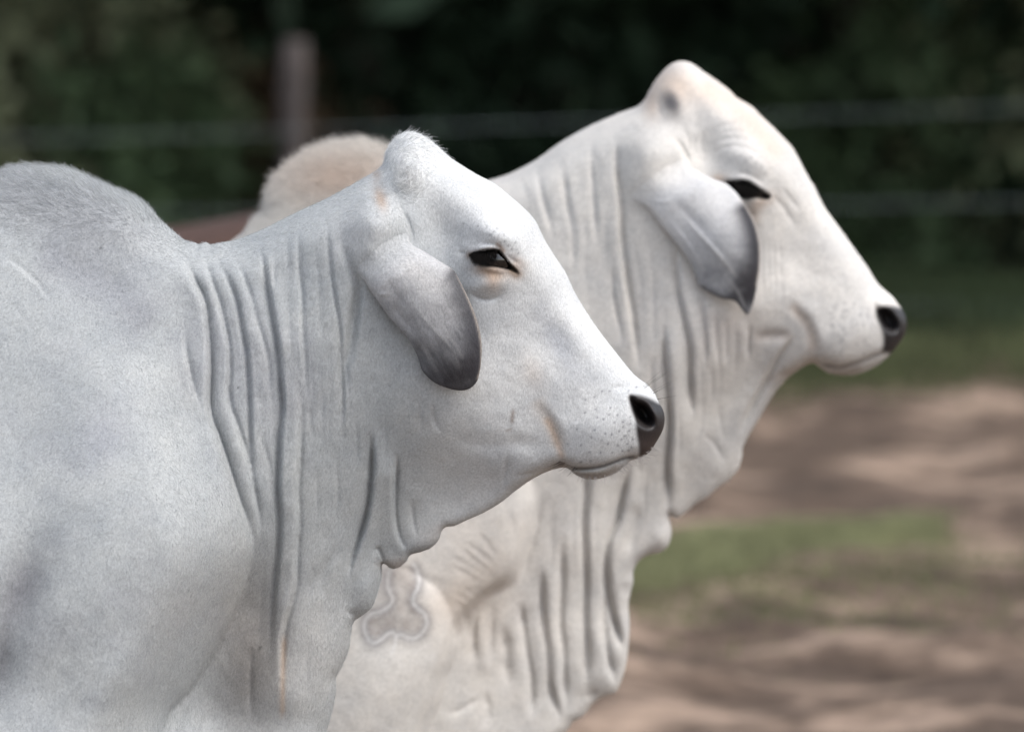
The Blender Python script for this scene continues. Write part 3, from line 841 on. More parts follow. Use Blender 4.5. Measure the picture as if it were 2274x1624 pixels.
    ln = line_mask(u, v, [(1262,1039),(1307,1040),(1338,1035),(1369,1024),(1393,1016),(1424,1012)], 4.5)
    mix(C, 0.85 * ln, (0.06, 0.05, 0.045))
    mix(C, 0.6 * line_mask(u, v, [(1270,1046),(1300,1052),(1340,1050),(1380,1036)], 10), (0.36, 0.32, 0.27))
    # little flies and specks
    for a, b, r in ((224,551,2.6),(578,1437,3.2),(529,860,2.2)): mix(C, blob_mask(u, v, a, b, r, r), (0.02, 0.02, 0.02))

EAR_A_OUT = [(842,440,12),(862,444,12),(885,457,12),(904.6,488,12),(913,515,10),(912,541,9),(939.8,558,8),(979,582,7),(1006,599,7),(1022,625,6),(1041,664,6),(1057,703,6),(1067,742,6),(1070,777,6),(1067,816,6),
 (1061,843,6),(1054,854,6),(1041,864,6),(1022,867.5,6),(998,863,6),(967,850.7,6),(947.6,835,6),(936,820,6),(930,800,6),(920,776,6),(904.6,749,7),(885,727,7),(861,699,8),(830,656,9),(807,624,10),(787,604,11),(772,581,12),(760,546,13),(756,511,13),(764,476,13),(790,450,13),(815,440,13)]
EAR_A_CEN = [(842,442,30),(800,448,36),(770,475,56),(756,530,88),(885,460,50),(905,500,84),(912,540,112),(840,500,104),(830,560,124),(790,600,118),(860,620,140),(910,600,146),(960,600,142),(1000,600,134),(900,680,150),(960,680,158),(1020,640,142),(1050,700,138),(870,705,134),(930,760,146),(990,740,158),(1068,780,134),(1030,800,148),(960,830,138),(920,780,132),(1020,865,132),(1000,820,148)]
EAR_A_TH = [(842,450,30),(790,470,30),(830,520,36),(880,520,30),(800,580,22),(860,600,20),(910,590,12),(900,660,7),(960,640,4),(1010,640,2.6),(1040,720,2.2),(960,760,3),(900,720,4),(1060,800,2.2),(1000,850,2.2),(940,820,2.2)]

def ear_relief_a(T, u, v):
    f_crease(T, u, v, [(866,688),(905,728),(940,770),(955,800)], -0.9, 4)
    f_crease(T, u, v, [(905,650),(930,690),(963,730),(1006,777),(1020,815)], -0.9, 4.5)
    f_crease(T, u, v, [(930,600),(985,660),(1030,740),(1040,800)], 2.5, 16)
    f_crease(T, u, v, [(850,600),(880,650),(920,700)], 2, 10)
    f_crease(T, u, v, [(900,640),(880,670),(900,715),(935,760)], 3, 12)
    f_crease(T, u, v, [(940,650),(985,710),(1030,790)], 2, 14)
    f_crease(T, u, v, [(830,650),(850,652),(868,650)], -2, 4)
    T += 0.5 * vnoise(u, v, 20, 9)

def ear_paint_a(C, W, u, v):
    C[:] = (0.56, 0.56, 0.56)
    ax = ((u - 860) * 0.52 + (v - 560) * 0.855)          # along the ear
    g = smooth01((ax - 20) / 260)
    n = vnoise(u, v, 30, 21) * .5 + vnoise(u, v, 12, 22) * .5
    mix(C, np.clip(g * 1.0 + n * 0.14, 0, 1) * 0.9, (0.085, 0.085, 0.092))
    mix(C, 0.5 * blob_mask(u, v, 930, 600, 60, 25, 35), (0.4, 0.385, 0.365))
    edge = line_mask(u, v, [(985,590),(1012,610),(1030,650),(1048,700),(1056,750),(1058,800),(1045,850)], 34, .1)
    mix(C, 0.85 * edge, (0.05, 0.049, 0.056))
    st = vnoise(((u - 860) * 0.52 + (v - 560) * 0.855) * 0.16, (u - 860) * 0.855 - (v - 560) * 0.52, 5, 23)
    mix(C, np.clip(0.18 + 0.3 * st, 0, 1) * (1 - edge), (0.42, 0.42, 0.43))
    tip = smooth01((ax - 225) / 90)
    mix(C, tip * (0.85 + 0.15 * n), (0.032, 0.029, 0.033))
    for p in ([(866,688),(905,728),(940,770),(960,815)], [(905,650),(930,690),(963,730),(1006,777),(1025,825)], [(985,740),(1010,760),(1030,800)], [(930,700),(945,760),(975,830)]):
        mix(C, 0.16 * line_mask(u, v, p, 2.6), (0.45, 0.44, 0.43))
    mix(C, 0.7 * line_mask(u, v, [(1012,602),(1030,640),(1047,680),(1060,720),(1068,760),(1068,815),(1058,848)], 2.4, .05), (0.42, 0.37, 0.32))

kA = Y_FRONT / FPX
SPEC_A = dict(name='humped_cow', Y=Y_FRONT, label='pale grey humped cow in front, in sharp focus, dark-tipped drooping ear',
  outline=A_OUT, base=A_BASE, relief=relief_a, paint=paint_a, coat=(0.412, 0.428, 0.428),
  fine_u=[(745,1485,0.0016),(-40,390,0.0027),(390,760,0.0021)], fine_v=[(285,1270,0.0016),(1260,1640,0.0027)],
  ear=dict(off=0.14, step=0.002, root=((-50, 60), ((860, 560), (1120, 987))), outline=EAR_A_OUT, centre=EAR_A_CEN, thick=EAR_A_TH, relief=ear_relief_a, paint=ear_paint_a),
  limbs=limb_set(Y_FRONT, (180 - PCX) * kA, (-1500 - PCX) * kA, (-1880 - PCX) * kA))
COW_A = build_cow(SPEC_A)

# ================================================================== the cow behind it
B_OUT = [(-1150,640,120),(-1000,560,120),(-600,520,120),(-200,530,120),(200,590,110),(400,590,90),(470,566,70),(520,534,60),(560,500,50),(590,474,46),(597,462,46),(601,440,48),(612,410,50),(640,376,55),(680,347,60),(720,329,60),(760,320,60),(800,318,60),(835,324,60),(865,338,55),(900,372,50),(950,404,50),
 (1010,418,50),(1060,408,50),(1088,399,50),(1108,394,50),(1135,384,50),(1190,355,50),(1244.6,316,50),(1307,280.7,50),(1370,253,50),(1415,236,45),(1432,220,40),(1441,203,36),(1454.6,180,34),(1475,155,34),(1495.7,139.7,34),(1516,135.6,34),(1536.7,141,36),(1557,155,40),
 (1584.5,174,42),(1615,196,44),(1636,216.6,46),(1670,237,48),(1694,261,48),(1721,286.7,48),(1755.4,322.6,46),(1772.5,350,44),(1789.6,384,42),(1810,418,40),(1830.6,459,38),(1858,497,36),(1892,544.7,36),(1926,592,36),(1950,630,36),(1970.8,649,34),(1984,661,34),(1994.7,676,34),
 (2008,695,34),(2013.5,716,34),(2010,740,34),(1998,760,32),(1984.4,777,28),(1972,790,26),(1953.7,805,26),(1926,822,28),(1899,831,30),(1871.6,832.7,30),(1844,828.6,30),(1824,818,26),(1806.7,806,22),(1789.6,810,22),(1762,828.6,20),(1748.6,839,18),(1724.6,866,15),
 (1704,897,14),(1683.6,931,13),(1663,965,13),(1649.4,993,13),(1647.8,1013,14),(1639,1040.6,14),(1618.7,1064.5,14),(1591,1085,14),(1571,1103,14),(1545,1118,14),(1524,1136,13),(1505,1150,13),(1491,1146,12),(1486,1140,12),(1488,1156,13),(1491,1182,14),(1484,1209,14),(1466.8,1224.7,14),
 (1439.5,1231.6,14),(1419,1243.5,14),(1407,1264,14),(1406,1288,14),(1400,1315,14),(1395,1342.6,15),(1397.8,1376.8,15),(1396.7,1417.8,15),(1390,1472.5,15),(1378,1513.5,15),(1364,1537.5,14),(1340,1546,14),(1330,1551,14),(1316.4,1561,14),(1302.8,1578.5,14),(1289,1592,14),(1272,1600.7,14),
 (1261.8,1616,15),(1225,1650,22),(1150,1690,40),(1000,1710,60),(700,1720,100),(200,1730,120),(-400,1700,110),(-800,1620,90),(-1050,1450,90),(-1180,1200,90),(-1200,850,100)]
B_OUT = [(float(a), float(b), float(c)) for a, b, c in B_OUT]

B_BASE = [(-1000,800,220),(-700,1000,290),(-300,900,310),(-300,1400,320),(100,700,230),(100,1200,310),(300,1600,280),(-900,1300,230),
 (720,370,70),(800,380,76),(650,450,84),(760,480,110),(900,480,108),(600,600,160),(800,700,180),(950,800,175),(700,1000,225),(900,1000,200),(800,1300,225),(950,1250,190),(950,1450,180),(1080,1100,150),(1100,1300,125),(1100,1500,110),(1000,1600,150),
 (1020,520,112),(1100,560,118),(1150,800,140),(1180,480,108),(1250,500,118),(1250,700,135),(1220,950,130),(1300,900,125),(1330,600,125),(1320,400,108),(1400,700,122),(1400,950,100),(1200,1150,110),(1200,1350,90),(1250,1500,60),(1300,1200,85),(1300,1450,50),(1370,1150,60),(1360,1350,34),(1380,1450,26),(1320,1530,26),(1440,1200,30),(1430,1080,55),(1500,1080,30),(1470,1190,22),
 (1410,300,92),(1440,380,114),(1480,480,122),(1480,620,120),(1480,800,112),(1510,950,70),(1570,900,58),(1580,1030,28),(1620,990,24),(1600,700,110),(1600,800,88),
 (1510,180,62),(1530,250,86),(1590,260,92),(1580,340,102),(1650,330,108),(1665,385,118),(1715,350,104),(1600,450,110),(1650,480,114),(1740,450,94),(1560,560,112),(1650,580,102),(1760,540,80),(1800,500,64),(1690,680,94),(1740,640,84),(1800,620,68),(1850,640,64),(1730,720,72),(1790,740,62),(1870,720,62),(1930,720,58),(1980,715,46),(1910,660,54),(1965,668,42),
 (1860,790,58),(1930,790,46),(1870,818,42),(1790,785,54),(1740,800,44),(1690,830,36),(1660,880,30),(1660,930,20)]

EYE_B = [(1612,405),(1630,402),(1646,400),(1663,403),(1680,415),(1697,427),(1710,436),(1704,442),(1680,438),(1660,440),(1640,436),(1622,424)]
BR0 = lambda L: [(721.7 + .3418 * a, 1069.2 + .3418 * b) for a, b in L]
BRAND = BR0([(432,540),(412,600),(406,660),(418,715),(440,752),(424,798),(365,838),(295,858),(256,908),(258,968),(284,1024),(322,1046),(362,1026),(402,988),(440,974),(462,996),(500,990),(540,1012),(592,1010),(640,970),(662,920),(652,862),(606,822),(572,782),(580,732),(604,690),(612,630),(592,560),(552,505)])
BRAND_TAIL = BR0([(462,994),(456,1050),(440,1092),(434,1132)])
BRAND_IN = BR0([(455,560),(560,540),(590,620),(575,700),(545,780),(600,850),(630,900),(600,970),(540,970),(460,950),(390,960),(330,1000),(285,960),(290,900),(360,870),(440,820),(460,750),(430,680)])

def relief_b(T, u, v):
    c = lambda p, dep, w, st=0, sw=26, tp=.2: f_crease(T, u, v, p, dep, w, st, sw, tp)
    # shoulder and foreleg
    sh = [(300,500),(800,560),(1000,700),(1120,900),(1190,1100),(1180,1206),(1150,1290),(1090,1330),(1040,1380),(1014,1431),(1006,1462),(992,1497),(978,1548),(958,1602),(945,1660),(930,1800),(300,1800)]
    T += 70 * pad_mask(u, v, sh, 170, fade=((700, 600), (1000, 1100)), soft=True)
    leg = [(500,1250),(800,1230),(960,1290),(1014,1420),(1006,1462),(992,1497),(978,1548),(958,1602),(945,1660),(930,1800),(500,1800)]
    T += 46 * pad_mask(u, v, leg, 44, fade=((800, 1320), (960, 1470)))
    c([(1207,1080),(1197,1137),(1183,1206),(1166,1260),(1149,1315)], 7, 9, -8, 40)
    # neck folds
    c([(1155,392),(1163,420),(1172,455)], 2.5, 4.5)
    c([(1189,362),(1201,425),(1221,495),(1230,545)], 6, 4.5, -3, 20)
    c([(1240,330),(1256,417),(1268,495),(1273,574),(1277,640)], 6, 4.5, 3, 20)
    c([(1315,296),(1313,357),(1318,425),(1321,493),(1322,560)], 6.5, 5, 4, 22)
    c([(1321,320),(1327,380),(1329,430)], 4, 4)
    c([(1367,292),(1369,374),(1378,442),(1383,510),(1385,560),(1393,623),(1407,699),(1414,760),(1420,835)], 12, 7, -8, 28, .12)
    c([(1356,560),(1361,640),(1374,726),(1384,780)], 6, 6)
    c([(1502,540),(1502,589),(1505,657),(1519,719),(1530,777),(1532,845),(1537,935)], 12, 6.5, 9, 24, .12)
    c([(1553,640),(1560,709),(1564,760),(1564,830)], 6, 6, 5, 22)
    c([(1473,715),(1475,794),(1482,862),(1487,931),(1484,1000),(1482,1060),(1484,1142)], 13, 6.5, 12, 30, .1)
    c([(1583,690),(1590,760),(1596,830)], 3, 6)
    c([(1608,700),(1611,760),(1613,820)], 3, 6)
    c([(1410,860),(1414,950),(1420,1040),(1425,1120)], 3, 10)
    c([(1450,760),(1446,860),(1446,960)], 4, 9)
    c([(1663,705),(1661,760),(1663,812)], 5, 6, -4, 22)
    c([(1774,735),(1736,787),(1704,845),(1673,897),(1652,948),(1648,978)], 8, 7, -9, 28, .12)
    c([(1560,960),(1590,990),(1610,1030)], 3, 9)
    c([(1666,746),(1710,744),(1762,742)], 6, 12)
    c([(1721,836),(1740,832),(1765,822)], 4, 6)
    c([(1750,664),(1772,697),(1790,719),(1803,760),(1807,803)], 2.5, 12, 6, 34)
    c([(1807,803),(1837,810),(1865,816),(1892,809),(1919,800),(1947,788),(1974,781)], 7, 4.5, 0, 20, .06)
    for L, dd in (([(1290,420),(1294,520),(1300,620),(1310,720)], 3), ([(1340,430),(1343,520),(1346,620)], 3), ([(1400,470),(1410,560),(1424,650),(1434,740)], 3.5), ([(1436,500),(1446,600),(1452,700),(1456,780)], 3.5), ([(1440,800),(1452,900),(1456,1000)], 4), ([(1500,860),(1508,960),(1506,1060)], 4), ([(1560,860),(1556,940),(1540,1020)], 4),
                  ([(1590,660),(1588,740),(1592,820)], 3), ([(1630,700),(1634,780),(1630,860)], 3), ([(1585,870),(1600,940),(1610,1000)], 3.5), ([(1225,1100),(1226,1200),(1224,1300)], 5), ([(1275,1080),(1273,1200),(1272,1330)], 5), ([(1325,1060),(1322,1180),(1322,1300)], 5), ([(1440,1020),(1432,1100),(1430,1180)], 5)):
        c(L, dd * 0.8, 5.5, 0, 20, .35)
    c2 = lambda p, dep, w, st=0, sw=26, tp=.2: f_crease(T, u, v, p, dep * 1.35, w * 1.25, st, sw, tp)
    # dewlap folds
    c2([(1312,1000),(1304,1069),(1300,1137),(1297,1206),(1299,1274),(1301,1377),(1303,1445),(1303,1530)], 14, 8, 9, 26, .1)
    c2([(1404,1020),(1391,1069),(1371,1155),(1351,1206),(1345,1257),(1347,1308),(1354,1343),(1371,1411),(1384,1460)], 13, 7.5, 10, 26, .1)
    c2([(1347,1308),(1342,1377),(1347,1445),(1361,1496),(1368,1526)], 9, 6, -6, 22, .12)
    c2([(1250,1180),(1248,1260),(1245,1377),(1253,1445),(1254,1513),(1257,1590)], 10, 8, -7, 26, .12)
    c2([(1200,1250),(1204,1360),(1217,1445),(1221,1530),(1245,1605)], 9, 8, 7, 26, .12)
    c2([(1155,1330),(1162,1380),(1170,1445),(1180,1513),(1176,1600)], 10, 8, -7, 28, .12)
    c2([(1120,1380),(1124,1450),(1128,1540)], 6, 9)
    c2([(1425,1110),(1405,1180),(1388,1240)], 5, 10)
    c2([(1391,1290),(1392,1330)], 4, 8)
    f_blob(T, u, v, 1470, 1195, 26, 26, 8); f_blob(T, u, v, 1335, 1510, 40, 30, 6)
    c([(1303,1555),(1312,1540),(1330,1530)], 6, 6)
    B_LINES = [[(1201,425),(1230,545),(1240,640)], [(1256,417),(1273,574),(1280,660)], [(1318,425),(1322,560),(1330,680)], [(1378,442),(1385,560),(1414,760),(1422,900)], [(1440,480),(1450,620),(1462,780),(1466,940)], [(1502,560),(1508,657),(1530,777),(1537,935)], [(1556,660),(1564,760),(1566,880),(1562,980)], [(1612,690),(1615,780),(1612,900),(1600,1000)]]
    for L, dd in between_folds(B_LINES, 6, 2.2, 2): f_crease(T, u, v, L, dd, 4, 0, 20, .4)
    B_LOW = [[(1165,1330),(1170,1445),(1178,1590)], [(1203,1270),(1215,1445),(1235,1600)], [(1248,1200),(1246,1377),(1256,1590)], [(1302,1080),(1298,1206),(1302,1530)], [(1345,1080),(1335,1220),(1340,1500)], [(1396,1080),(1352,1206),(1350,1320)]]
    for L, dd in between_folds(B_LOW, 8, 3.0, 1): f_crease(T, u, v, L, dd, 5, 0, 20, .35)
    # armpit and shoulder wrinkles
    c([(985,1590),(1030,1570),(1070,1545)], 4, 9); c([(1075,1530),(1085,1570),(1084,1620)], 6, 9)
    c([(1076,1340),(1068,1390),(1074,1460),(1082,1515)], -5, 14); c([(1060,1345),(1052,1400),(1056,1480)], 6, 8)
    c([(1095,1330),(1090,1400),(1094,1480)], 6, 8); c([(1040,1330),(1033,1370),(1048,1430)], 4, 7)
    for L in ([(760,420),(850,470),(930,520),(1010,570),(1085,640)], [(830,370),(900,415),(970,480),(1060,560),(1120,650)], [(800,500),(880,545),(960,600),(1040,680)], [(880,350),(960,400),(1050,470),(1120,560)],
              [(830,690),(890,720),(950,790),(980,860)], [(850,750),(890,790),(930,860)], [(870,660),(950,700),(1000,780)], [(860,810),(890,840),(900,900)], [(930,640),(1010,700),(1050,780)],
              [(1000,300),(1060,380),(1110,470)], [(1180,150),(1210,250),(1220,350)], [(1250,60),(1275,160),(1290,260)]):
        c(BR0(L), 2.6, 4, 1, 14)
    f_crease(T, u, v, BRAND, -0.7, 3.0, 0, 20, .05); f_crease(T, u, v, BRAND_TAIL, -0.7, 3.0, 0, 20, .1)
    f_blob(T, u, v, 880, 1400, 80, 50, -5)
    # face
    q = lambda L: [(1276.9 + .3418 * a, 83.3 + .3418 * b) for a, b in L]
    for L, dd in (([(860,790),(940,725),(1050,700),(1150,728),(1235,800),(1300,910)], 2.6), ([(855,720),(960,660),(1080,650),(1185,690),(1275,775),(1345,890)], 2.6), ([(880,650),(1000,605),(1115,612),(1215,662),(1310,755),(1380,880)], 2.4),
                  ([(900,600),(1010,560),(1120,570),(1230,630)], 2.0), ([(830,600),(825,700),(840,800)], 2), ([(780,610),(775,700),(800,790)], 2), ([(1260,1000),(1330,1080),(1400,1180),(1450,1260)], 2.4), ([(1330,960),(1400,1060),(1470,1150)], 2), ([(690,560),(730,660),(760,760)], 2.4),
                  ([(1040,330),(1120,400),(1200,480)], 1.5), ([(1120,480),(1230,600),(1330,740),(1400,860)], 2.0)):
        c(q(L), dd * 1.3, 5)
    for i, x0 in enumerate((1690, 1703, 1716, 1730)):
        c([(x0 - 6, 500), (x0 + 2, 560), (x0 + 6, 640), (x0 + 4, 690)], 1.6, 5)
    f_blob(T, u, v, 1668, 352, 60, 26, 11, 22); f_blob(T, u, v, 1660, 418, 62, 42, 9)
    f_blob(T, u, v, 1570, 345, 36, 55, -11, -10); f_blob(T, u, v, 1770, 575, 40, 60, -6, -35); f_blob(T, u, v, 1870, 730, 58, 52, 7)
    c([(1625,392),(1642,386),(1660,388),(1680,398),(1700,418)], 3.5, 4); f_crease(T, u, v, [(1628,396),(1645,393),(1662,396)], -3, 4)
    c([(1640,462),(1662,476),(1685,470)], 4, 9)
    T -= 16 * pad_mask(u, v, EYE_B, 6)
    f_blob(T, u, v, 1448, 330, 64, 56, 30, 20); f_blob(T, u, v, 1432, 400, 50, 52, 16)
    c([(1492,300),(1512,326),(1526,352),(1530,376)], 8, 6, -6, 26, .2)
    f_blob(T, u, v, 1492, 232, 26, 34, 7, -20); c([(1466,196),(1462,240),(1478,270)], 4, 7)
    f_blob(T, u, v, 1972, 711, 26, 14.5, -34, 54, 4); f_blob(T, u, v, 1950, 690, 12, 6, -12, 60, 3)
    f_crease(T, u, v, [(1944,676),(1965,680),(1988,692),(1996,712),(1992,732)], -5, 8)
    T += 0.5 * vnoise(u, v, 24, 31) + 0.3 * vnoise(u, v, 11, 32)

def paint_b(C, W, u, v):
    n = vnoise(u, v, 80, 41) * .6 + vnoise(u, v, 36, 42) * .4
    mix(C, np.clip(n, 0, 1) * 0.3, (0.44, 0.42, 0.41))
    mix(C, 0.8 * smooth01((u - 1390) / 200) * smooth01((900 - v) / 200), (0.665, 0.642, 0.605))
    tan = (0.56, 0.41, 0.30)
    mix(C, 0.75 * blob_mask(u, v, 760, 400, 130, 60, 0), (0.58, 0.47, 0.39))
    mix(C, 0.55 * blob_mask(u, v, 1500, 190, 60, 42, 20), tan)
    mix(C, 0.5 * line_mask(u, v, [(1540,175),(1600,215),(1660,262),(1710,320),(1745,370)], 26), (0.62, 0.47, 0.36))
    mix(C, 0.5 * blob_mask(u, v, 1447, 232, 20, 34), tan)
    mix(C, 0.95 * blob_mask(u, v, 1492, 228, 19, 30, -25, 3), (0.08, 0.078, 0.085))
    mix(C, 0.4 * blob_mask(u, v, 1488, 262, 34, 14), (0.25, 0.23, 0.22))
    mix(C, 0.55 * blob_mask(u, v, 1690, 450, 30, 14, -30), tan); mix(C, 0.45 * blob_mask(u, v, 1676, 478, 14, 24), tan); mix(C, 0.6 * blob_mask(u, v, 1596, 396, 16, 12), tan)
    mix(C, 0.45 * line_mask(u, v, [(1668,750),(1710,748),(1765,742)], 13), (0.42, 0.34, 0.28))
    mix(C, 0.5 * line_mask(u, v, [(1752,668),(1780,705),(1800,735),(1806,790)], 13), (0.5, 0.39, 0.3))
    mix(C, 0.4 * blob_mask(u, v, 1620, 720, 70, 60), (0.46, 0.39, 0.34))
    mix(C, 0.45 * blob_mask(u, v, 1740, 830, 40, 12, -20), (0.4, 0.3, 0.22))
    mix(C, 0.6 * blob_mask(u, v, 1080, 1280, 150, 180), (0.63, 0.585, 0.535))
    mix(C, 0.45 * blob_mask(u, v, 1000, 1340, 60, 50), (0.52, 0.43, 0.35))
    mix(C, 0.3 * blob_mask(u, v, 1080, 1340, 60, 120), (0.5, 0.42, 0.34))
    # brand
    P = catmull(BRAND_IN, 8, closed=True); m = sub_box(u, v, P, 30)
    br = np.zeros(u.shape)
    br[m] = np.where(inside_poly(u[m], v[m], P), 1.0, 0)
    mix(C, 0.5 * br * (0.8 + 0.4 * vnoise(u, v, 14, 5)), (0.34, 0.29, 0.26))
    mix(C, 0.75 * line_mask(u, v, BRAND, 13, .03), (0.22, 0.205, 0.205))
    mix(C, 0.9 * line_mask(u, v, BRAND, 3.4, .03), (0.66, 0.65, 0.63)); mix(C, 0.8 * line_mask(u, v, BRAND_TAIL, 3.2), (0.66, 0.65, 0.63))
    mix(C, 0.4 * blob_mask(u, v, 850, 1290, 26, 50), (0.34, 0.32, 0.32))
    # eye, nose, mouth
    rim = line_mask(u, v, EYE_B + [EYE_B[0]], 3.6, 0)
    mix(C, 0.6 * blob_mask(u, v, 1612, 405, 14, 9), (0.12, 0.09, 0.07))
    mix(C, rim, (0.02, 0.016, 0.014)); mix(C, pad_mask(u, v, EYE_B, 2.5), (0.008, 0.007, 0.007))
    rng = np.random.default_rng(8)
    for a, b in zip(rng.uniform(1835, 1930, 46), rng.uniform(665, 790, 46)):
        if (b - 660) * 0.3 + 1828 < a: mix(C, 0.6 * blob_mask(u, v, a, b, 2.4, 2.4), (0.14, 0.14, 0.15))
    for a, b in ((1656,355),(1668,350),(1680,362),(1692,372),(1700,384),(1644,346)): mix(C, 0.6 * blob_mask(u, v, a, b, 2.4, 2.4), (0.14, 0.14, 0.15))
    nose = [(1941,681),(1955,674),(1976,672),(1995,676),(2030,690),(2030,760),(1990,792),(1966,788),(1952,780),(1955,766),(1955,746),(1946,722),(1938,700)]
    k = pad_mask(u, v, nose, 11, smooth=True)
    mix(C, k, (0.022, 0.02, 0.02)); W[:] = np.maximum(W, k * .85)
    mix(C, 0.65 * line_mask(u, v, [(1815,806),(1865,815),(1892,808),(1919,800),(1947,788),(1974,781)], 4.5), (0.12, 0.1, 0.085))
    mix(C, 0.35 * line_mask(u, v, [(1840,824),(1880,826),(1920,812)], 8), (0.32, 0.28, 0.24))

EAR_B_OUT = [(1424,264.5,12),(1454.6,274.7,12),(1489,302,11),(1513,326,10),(1526,355,9),(1530,370,8),(1550,380.7,8),(1584.5,397.8,7),(1612,408,7),(1636,428.5,6),(1656,456,6),(1673,486.6,6),(1685,524,6),(1689,562,6),(1687,600,6),(1682,630,6),(1676,661,6),(1667,690,5),(1660,698.8,5),(1650,690,5),(1632,668,5),
 (1605,663,5),(1577.7,651,5),(1553.8,635.5,5),(1547,616.7,6),(1536.7,592,6),(1518,560,7),(1499,536,7),(1468,500,9),(1441,469.5,10),(1413.6,456,12),(1389.7,445.6,13),(1376,418,13),(1369,384,13),(1367.5,343,13),(1372.6,305,13),(1392,278,13)]
EAR_B_CEN = [(1424,268,30),(1380,305,48),(1370,370,88),(1392,440,110),(1490,305,64),(1520,350,104),(1440,340,108),(1450,410,130),(1500,440,142),(1440,465,120),(1540,385,136),(1590,405,138),(1640,440,136),(1500,530,134),(1560,500,154),(1620,500,158),(1670,490,138),(1540,590,134),(1600,580,154),(1640,560,156),(1686,570,134),(1560,635,130),(1620,640,142),(1680,630,134),(1660,690,132)]
EAR_B_TH = [(1424,280,30),(1390,310,30),(1420,370,34),(1480,380,30),(1400,430,24),(1470,440,20),(1520,410,13),(1520,500,8),(1580,470,5),(1630,480,3.5),(1660,560,3),(1580,600,4),(1520,560,5),(1670,640,3),(1600,640,3)]

def ear_relief_b(T, u, v):
    f_crease(T, u, v, [(1470,470),(1510,520),(1545,570),(1570,620)], -2.5, 4)
    f_crease(T, u, v, [(1500,455),(1545,510),(1590,560),(1640,620)], -2.8, 4.5)
    f_crease(T, u, v, [(1480,430),(1530,480),(1580,530)], 3, 12)
    f_crease(T, u, v, [(1440,440),(1470,448),(1500,440)], -2, 4)

def ear_paint_b(C, W, u, v):
    C[:] = (0.66, 0.655, 0.65)
    ax = ((u - 1460) * 0.55 + (v - 420) * 0.835)
    n = vnoise(u, v, 26, 51) * .5 + vnoise(u, v, 11, 52) * .5
    mix(C, smooth01((ax - 60) / 220) * (0.75 + 0.3 * n), (0.17, 0.178, 0.195))
    edge = line_mask(u, v, [(1640,440),(1662,480),(1676,525),(1680,575),(1676,630),(1664,685)], 29, .1)
    mix(C, 1.0 * edge, (0.05, 0.049, 0.056))
    tip = blob_mask(u, v, 1660, 645, 42, 62, 10, 4)
    mix(C, np.clip(tip * (0.95 + 0.3 * n), 0, 1), (0.036, 0.033, 0.037))
    mix(C, 0.75 * line_mask(u, v, [(1550,633),(1580,652),(1608,664),(1634,668)], 9), (0.09, 0.085, 0.09))
    for p in ([(1470,470),(1510,520),(1545,570),(1570,620)], [(1500,455),(1545,510),(1590,560),(1640,620)], [(1610,610),(1640,650),(1658,690)]):
        mix(C, 0.35 * line_mask(u, v, p, 3.0), (0.55, 0.54, 0.53))
    mix(C, 0.7 * line_mask(u, v, [(1640,432),(1660,462),(1677,496),(1687,540),(1688,590),(1680,640)], 2.4, .05), (0.55, 0.5, 0.45))

kB = Y_BACK / FPX
SPEC_B = dict(name='humped_cow', Y=Y_BACK, label='cream humped cow behind, head held higher, brand scar on its shoulder',
  outline=B_OUT, base=B_BASE, relief=relief_b, paint=paint_b, coat=(0.59, 0.568, 0.53),
  fine_u=[(1360,2025,0.0022),(590,1370,0.003)], fine_v=[(130,1640,0.0024)],
  ear=dict(off=0.14, step=0.0025, root=((-55, 55), ((1460, 420), (1735, 837))), outline=EAR_B_OUT, centre=EAR_B_CEN, thick=EAR_B_TH, relief=ear_relief_b, paint=ear_paint_b),
  limbs=limb_set(Y_BACK, (760 - PCX) * kB, (-800 - PCX) * kB, (-1170 - PCX) * kB))
COW_B = build_cow(SPEC_B)

# ================================================================== the brown cow farther back, of which only the back shows
kC = 14.0 / FPX
C_OUT = [(-300,640,100),(-150,545,100),(150,520,100),(390,503,100),(480,488,100),(560,474,90),(660,462,80),(760,470,70),(860,520,60),(960,600,50),(1040,680,40),(1080,760,40),(1150,900,36),(1140,980,30),(1080,985,30),(990,900,35),(920,900,40),(860,960,50),(800,1020,60),(500,1050,90),(100,1050,90),(-150,980,80),(-290,860,80)]
C_BASE = [(0,750,260),(300,750,300),(600,750,270),(760,600,150),(860,720,120),(960,720,90),(1060,850,90),(1110,950,60),(-250,750,180),(300,1020,220)]
SPEC_C = dict(name='brown_cow', Y=14.0, label='reddish brown cow whose back shows in the gap between the pale cows',
  outline=[tuple(map(float, p)) for p in C_OUT], base=C_BASE, relief=lambda T, u, v: None, paint=lambda C, W, u, v: None, coat=(0.075, 0.043, 0.033),
  fine_u=[(300,700,0.012)], fine_v=[(450,700,0.012)], coarse=0.035,
  limbs=limb_set(14.0, (640 - PCX) * kC, (-120 - PCX) * kC, (-290 - PCX) * kC, 0.75))
COW_C = build_cow(SPEC_C)

# ------------------------------------------------------------------ eyes, lashes, whiskers, coats
def eye_T(info, cu, cv, ring):
    return np.mean([surf_T(info, cu + ring * math.cos(t), cv + ring * .6 * math.sin(t))[0] for t in np.linspace(0, 2 * math.pi, 12)])

